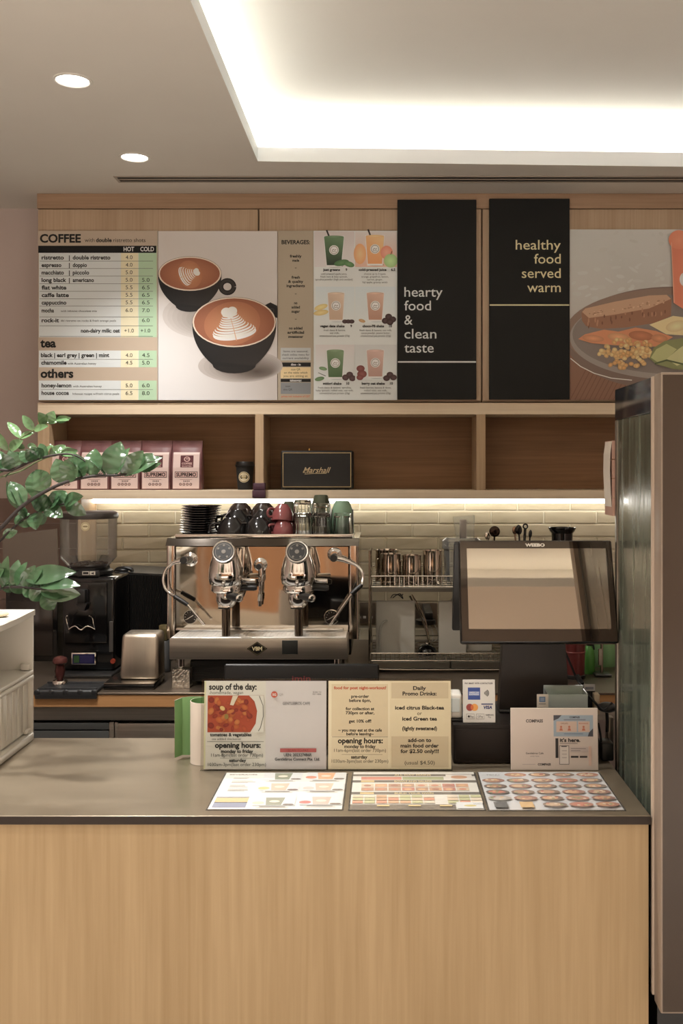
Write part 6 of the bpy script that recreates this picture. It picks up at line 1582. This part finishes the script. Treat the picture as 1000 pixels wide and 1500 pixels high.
# ================================================================== right end of the back counter
d = 4.05; k = d/F; c = X(842, d)
t = thing('maroon_canister', 'tall maroon canister on the back counter, right of the till stand', 'canister', (c, d, ZB))
m = MB(); R = 14.5*k; zt_ = Z(938, d); m.lathe([(0, 0), (R*.92, 0), (R*.94, .004), (R, .10), (R, zt_-ZB), (R*.96, zt_-ZB), (0, zt_-ZB-.004)], (c, d, ZB), n=40); m.build('body', mat('maroon_paint', (98, 40, 38), .35), t)
m = MB(); m.tube([(c+R*1.01*math.cos(a), d+R*1.01*math.sin(a), Z(954, d)) for a in [2*PI*i/40 for i in range(40)]], .0022, n=8, closed=True); m.build('band', mat('maroon_band', (130, 66, 62), .3), t)
m = MB(); m.lathe([(R*.95, .0), (R*1.02, .0), (R*1.02, .014), (R*.96, .016)], (c, d, ZB), n=40); m.build('foot_ring', BLACK, t)
d = 4.14; k = d/F
t = thing('spray_bottle', 'green spray bottle with a black trigger beside the maroon canister', 'bottle', (X(862, d), d, ZB))
m = MB(); m.lathe([(0, 0), (.024, 0), (.026, .006), (.026, .07), (.020, .10), (.010, .115), (0, .115)], (X(862, d), d, ZB), n=32); m.build('body', mat('bottle_green', (84, 146, 66), .3), t)
m = MB(); m.rbox(X(858, d), X(868, d), d-.012, d+.012, ZB+.1152, ZB+.15, .004, 2); m.rbox(X(852, d), X(862, d), d-.008, d+.008, ZB+.135, ZB+.15, .004, 2); m.tube([(X(866, d), d, ZB+.135), (X(868, d), d-.01, ZB+.115), (X(869, d), d-.008, ZB+.10)], .004, smooth=4); m.build('trigger', BLACK, t)
d = 4.32; k = d/F
m = MB(); m.lathe([(0, 0), (.060, 0), (.070, .04), (.068, .11), (.05, .17), (.03, .19), (0, .19)], (X(884, d), d, ZB), n=40)
solo('green_tub', m, mat('tub_green', (120, 160, 110), .4), 'pale green rounded tub at the far right of the back counter', 'tub')
d = 4.10
t = thing('steel_stand', 'slim steel paper holder post on a dark foot before the green tub', 'stand', (X(881, d), d, ZB))
m = MB(); m.cyl((X(881, d), d, ZB+.010), (X(881, d), d, Z(940, d)), .006, n=16); m.rbox(X(876, d), X(881, d), d-.006, d+.006, ZB+.04, ZB+.11, .002, 1); m.build('post', mat('post_steel', (150, 140, 126), .25, 1.0), t)
m = MB(); m.rbox(X(869, d), X(893, d), d-.04, d+.04, ZB, ZB+.0095, .004, 2); m.build('foot', BLACK, t)
# ================================================================== potted plant on the drawer unit
random.seed(21)
pc = Vector((-1.215, 2.74, UNIT_TOP+.0006))
t = thing('potted_plant', 'glossy green leafy houseplant with arching stems reaching in from the left', 'plant', pc)
POTM = mat('pot_cream', (206, 198, 178), .45)
m = MB(); m.lathe([(0, .004), (.08, .004), (.085, 0), (.09, 0), (.108, .15), (.112, .16), (.104, .16), (.10, .15), (0, .135)], pc, n=48); m.build('pot', POTM, t)
m = MB(); m.lathe([(0, .005), (.10, .005), (.105, .004)], pc+Vector((0, 0, .132)), n=32); m.build('soil', mat('soil', (62, 48, 36), .9), t)
m = MB(); m.ball((-1.085, 2.80, UNIT_TOP+.0085), (.022, .022, .008), 20, 10)
solo('pebble', m, mat('pebble_cream', (190, 178, 152), .6), 'small cream pebble lying on top of the white storage unit', 'pebble')
def leafmat(name, c1, c2):
    m_ = bpy.data.materials.new(name); m_.use_nodes = True; nt = m_.node_tree; b = nt.nodes['Principled BSDF']; L = nt.links.new
    at = nt.nodes.new('ShaderNodeAttribute'); at.attribute_name = 'vein'
    n = nt.nodes.new('ShaderNodeTexNoise'); n.inputs['Scale'].default_value = 14
    r = nt.nodes.new('ShaderNodeValToRGB'); r.color_ramp.elements[0].position = .3; r.color_ramp.elements[0].color = rgb(c1); r.color_ramp.elements[1].position = .7; r.color_ramp.elements[1].color = rgb(c2)
    tc = nt.nodes.new('ShaderNodeTexCoord'); L(tc.outputs['Object'], n.inputs['Vector']); L(n.outputs['Fac'], r.inputs['Fac']); L(r.outputs['Color'], b.inputs['Base Color'])
    b.inputs['Roughness'].default_value = .16; b.inputs['Specular IOR Level'].default_value = .8
    b.inputs['Subsurface Weight'].default_value = 0
    return m_
LEAF = leafmat('leaf_green', (48, 74, 50), (74, 102, 70)); LEAFY = leafmat('young_leaf_green', (74, 104, 68), (104, 134, 92))
STEM = mat('stem_brown', (34, 24, 19), .7); STEMG = mat('stem_green', (92, 104, 66), .5)
def leaf(m, base, tip, width, tilt=0.0, fold=.22, curl=.12, n=18):
    """one glossy leaf: rows of five points across, folded along its mid rib; tilt turns its face away from the camera"""
    ax = tip-base; Ln = ax.length; ax.normalize()
    face = Vector((random.uniform(-.2, .2), -.85, random.uniform(.2, .7))); face = (face-ax*face.dot(ax)).normalized()
    side = ax.cross(face).normalized()
    face, side = face*math.cos(tilt)+side*math.sin(tilt), side*math.cos(tilt)-face*math.sin(tilt)
    rows = []
    for i in range(n+1):
        u = i/n; wv = width*(max(0, math.sin(PI*u**.82))**.8)*.5+.0004
        c = base+ax*(Ln*u)+face*(curl*Ln*math.sin(PI*u)*.5)
        rip = .045*width*math.sin(u*PI*8)
        rows.append([m.v(c+side*(wv*q)+face*((fold*wv*abs(q))+(rip*(.5-abs(abs(q)-.5)))) ) for q in (-1, -.5, 0, .5, 1)])
    for A, B in zip(rows, rows[1:]):
        for i in range(4): m.f([A[i], A[i+1], B[i+1], B[i]])
def stem(path, r0, r1, leaves, depth, lm=LEAF, sm=STEM, d1=None):
    """path and leaves in px; leaves: (base px, tip px, width px, tilt); depth runs from depth to d1 along the stem"""
    d1 = d1 or depth
    n = len(path); pts = [V(x, y, depth+(d1-depth)*i/(n-1)) for i, (x, y) in enumerate(path)]
    root = pc+Vector((random.uniform(-.03, .03), random.uniform(-.03, .03), .13))
    mid = root.lerp(pts[0], .55)+Vector((-.02, 0, .03))
    allp = [root, mid]+pts
    m = MB(); cp = catmull(allp, 8); m.tube(cp, [r0+(r1-r0)*i/(len(cp)-1) for i in range(len(cp))], n=10); st = m.build('stem', sm, t)
    m = MB(); span = max(p[0] for p in path)-path[0][0]
    for (b, tp, w_, tl) in leaves:
        u = min(1, max(0, (b[0]-path[0][0])/max(1, span))); dd = depth+(d1-depth)*u
        off = random.uniform(-.03, .03)
        leaf(m, V(*b, dd), V(tp[0], tp[1], dd+off), w_*1.2*dd/F, tl)
    m.build('leaves', lm, st, normals=False, angle=180)
# long brown stem across the coffee bags
stem([(-10, 782), (32, 742), (72, 717), (104, 704), (140, 697), (175, 696), (205, 689), (232, 674)], .0068, .002,
     [((70, 718), (52, 688), 27, -.2), ((52, 730), (50, 690), 27, .5), ((96, 708), (82, 672), 25, .2), ((98, 706), (110, 668), 26, -.15), ((121, 700), (108, 665), 24, .1), ((122, 700), (100, 672), 10, 1.0),
      ((137, 698), (139, 657), 26, -.2), ((155, 697), (129, 672), 9, 1.1), ((158, 696), (177, 647), 29, .3), ((170, 696), (190, 656), 26, -.4), ((178, 696), (210, 660), 22, .35), ((186, 694), (238, 670), 20, -.3), ((182, 697), (172, 677), 8, .9), ((205, 689), (236, 678), 12, .5), ((190, 693), (225, 664), 20, .1),
      ((34, 741), (15, 705), 22, .4), ((36, 738), (24, 712), 10, 1.0), ((28, 745), (10, 704), 16, -.9)], 2.62, d1=2.70)
# leafy stem with young leaves on its top
stem([(-12, 694), (18, 688), (45, 676), (72, 668), (96, 665), (112, 668), (125, 676)], .0048, .0018,
     [((10, 690), (-2, 660), 14, .4), ((18, 687), (4, 664), 15, -.3), ((26, 684), (13, 660), 15, .2), ((34, 681), (22, 662), 15, -.2), ((42, 678), (30, 660), 15, .4), ((50, 675), (38, 658), 14, -.1), ((56, 673), (46, 654), 14, .3), ((63, 671), (50, 656), 13, .5), ((68, 669), (58, 650), 13, -.3), ((20, 690), (8, 700), 9, .8), ((4, 692), (-8, 672), 16, .1)], 2.66)
stem([(-12, 706), (30, 690), (55, 676), (80, 667), (104, 664)], .003, .0014,
     [((62, 671), (76, 652), 12, -.5), ((72, 668), (96, 652), 12, .3), ((80, 667), (104, 656), 11, -.2), ((88, 666), (114, 660), 11, .4), ((92, 666), (115, 667), 8, -.3), ((70, 669), (58, 651), 8, .5), ((84, 667), (72, 650), 7, .8)], 2.70, LEAFY, STEMG)
# young upright spray at the top
stem([(-12, 712), (6, 676), (16, 657), (32, 641), (50, 630), (66, 622), (84, 615)], .0042, .0014,
     [((12, 660), (-4, 632), 12, -.5), ((14, 658), (34, 645), 13, .4), ((30, 642), (11, 618), 11, .3), ((30, 642), (50, 634), 11, -.4), ((50, 630), (33, 608), 11, -.3), ((50, 630), (71, 624), 9, .5), ((66, 622), (56, 604), 13, .2), ((70, 621), (86, 616), 10, -.3), ((72, 620), (79, 602), 14, .1), ((82, 616), (104, 612), 9, .35), ((80, 616), (101, 616), 9, -.5), ((24, 650), (36, 657), 7, .3), ((40, 652), (54, 655), 7, .2)], 2.74, LEAFY, STEMG)
# short stem with round leaves below the long one
stem([(-12, 800), (16, 776), (36, 760), (56, 750), (78, 742), (98, 737)], .0042, .0018,
     [((68, 746), (45, 728), 26, .3), ((72, 744), (90, 722), 22, -.2), ((80, 741), (96, 719), 24, .3), ((94, 737), (122, 727), 18, -.2), ((96, 738), (126, 754), 17, .3), ((66, 744), (92, 758), 20, -.2), ((55, 750), (53, 776), 22, .2), ((54, 752), (64, 768), 16, -.4), ((36, 760), (24, 738), 14, .7), ((26, 766), (52, 768), 11, .3), ((22, 768), (44, 752), 16, -.3), ((4, 784), (26, 778), 12, .2)], 2.68)
# low drooping stem with broad dark leaves
stem([(-14, 862), (14, 860), (40, 861), (62, 863), (84, 860)], .005, .002,
     [((6, 858), (-12, 816), 16, .3), ((10, 857), (12, 814), 17, -.2), ((18, 857), (27, 820), 15, .25), ((24, 858), (40, 823), 15, -.15), ((32, 858), (52, 828), 15, .2), ((40, 859), (62, 834), 15, -.2),
      ((36, 848), (112, 838), 24, .15), ((44, 856), (90, 842), 16, -.2), ((58, 858), (118, 858), 19, -.3), ((60, 864), (118, 871), 24, .2), ((60, 866), (100, 874), 18, -.1), ((62, 870), (79, 893), 21, .0), ((44, 862), (64, 879), 19, .3), ((34, 860), (52, 874), 17, -.2), ((14, 852), (37, 868), 16, .2), ((2, 850), (16, 868), 16, -.2), ((-8, 848), (6, 834), 16, .1)], 2.60, d1=2.55)
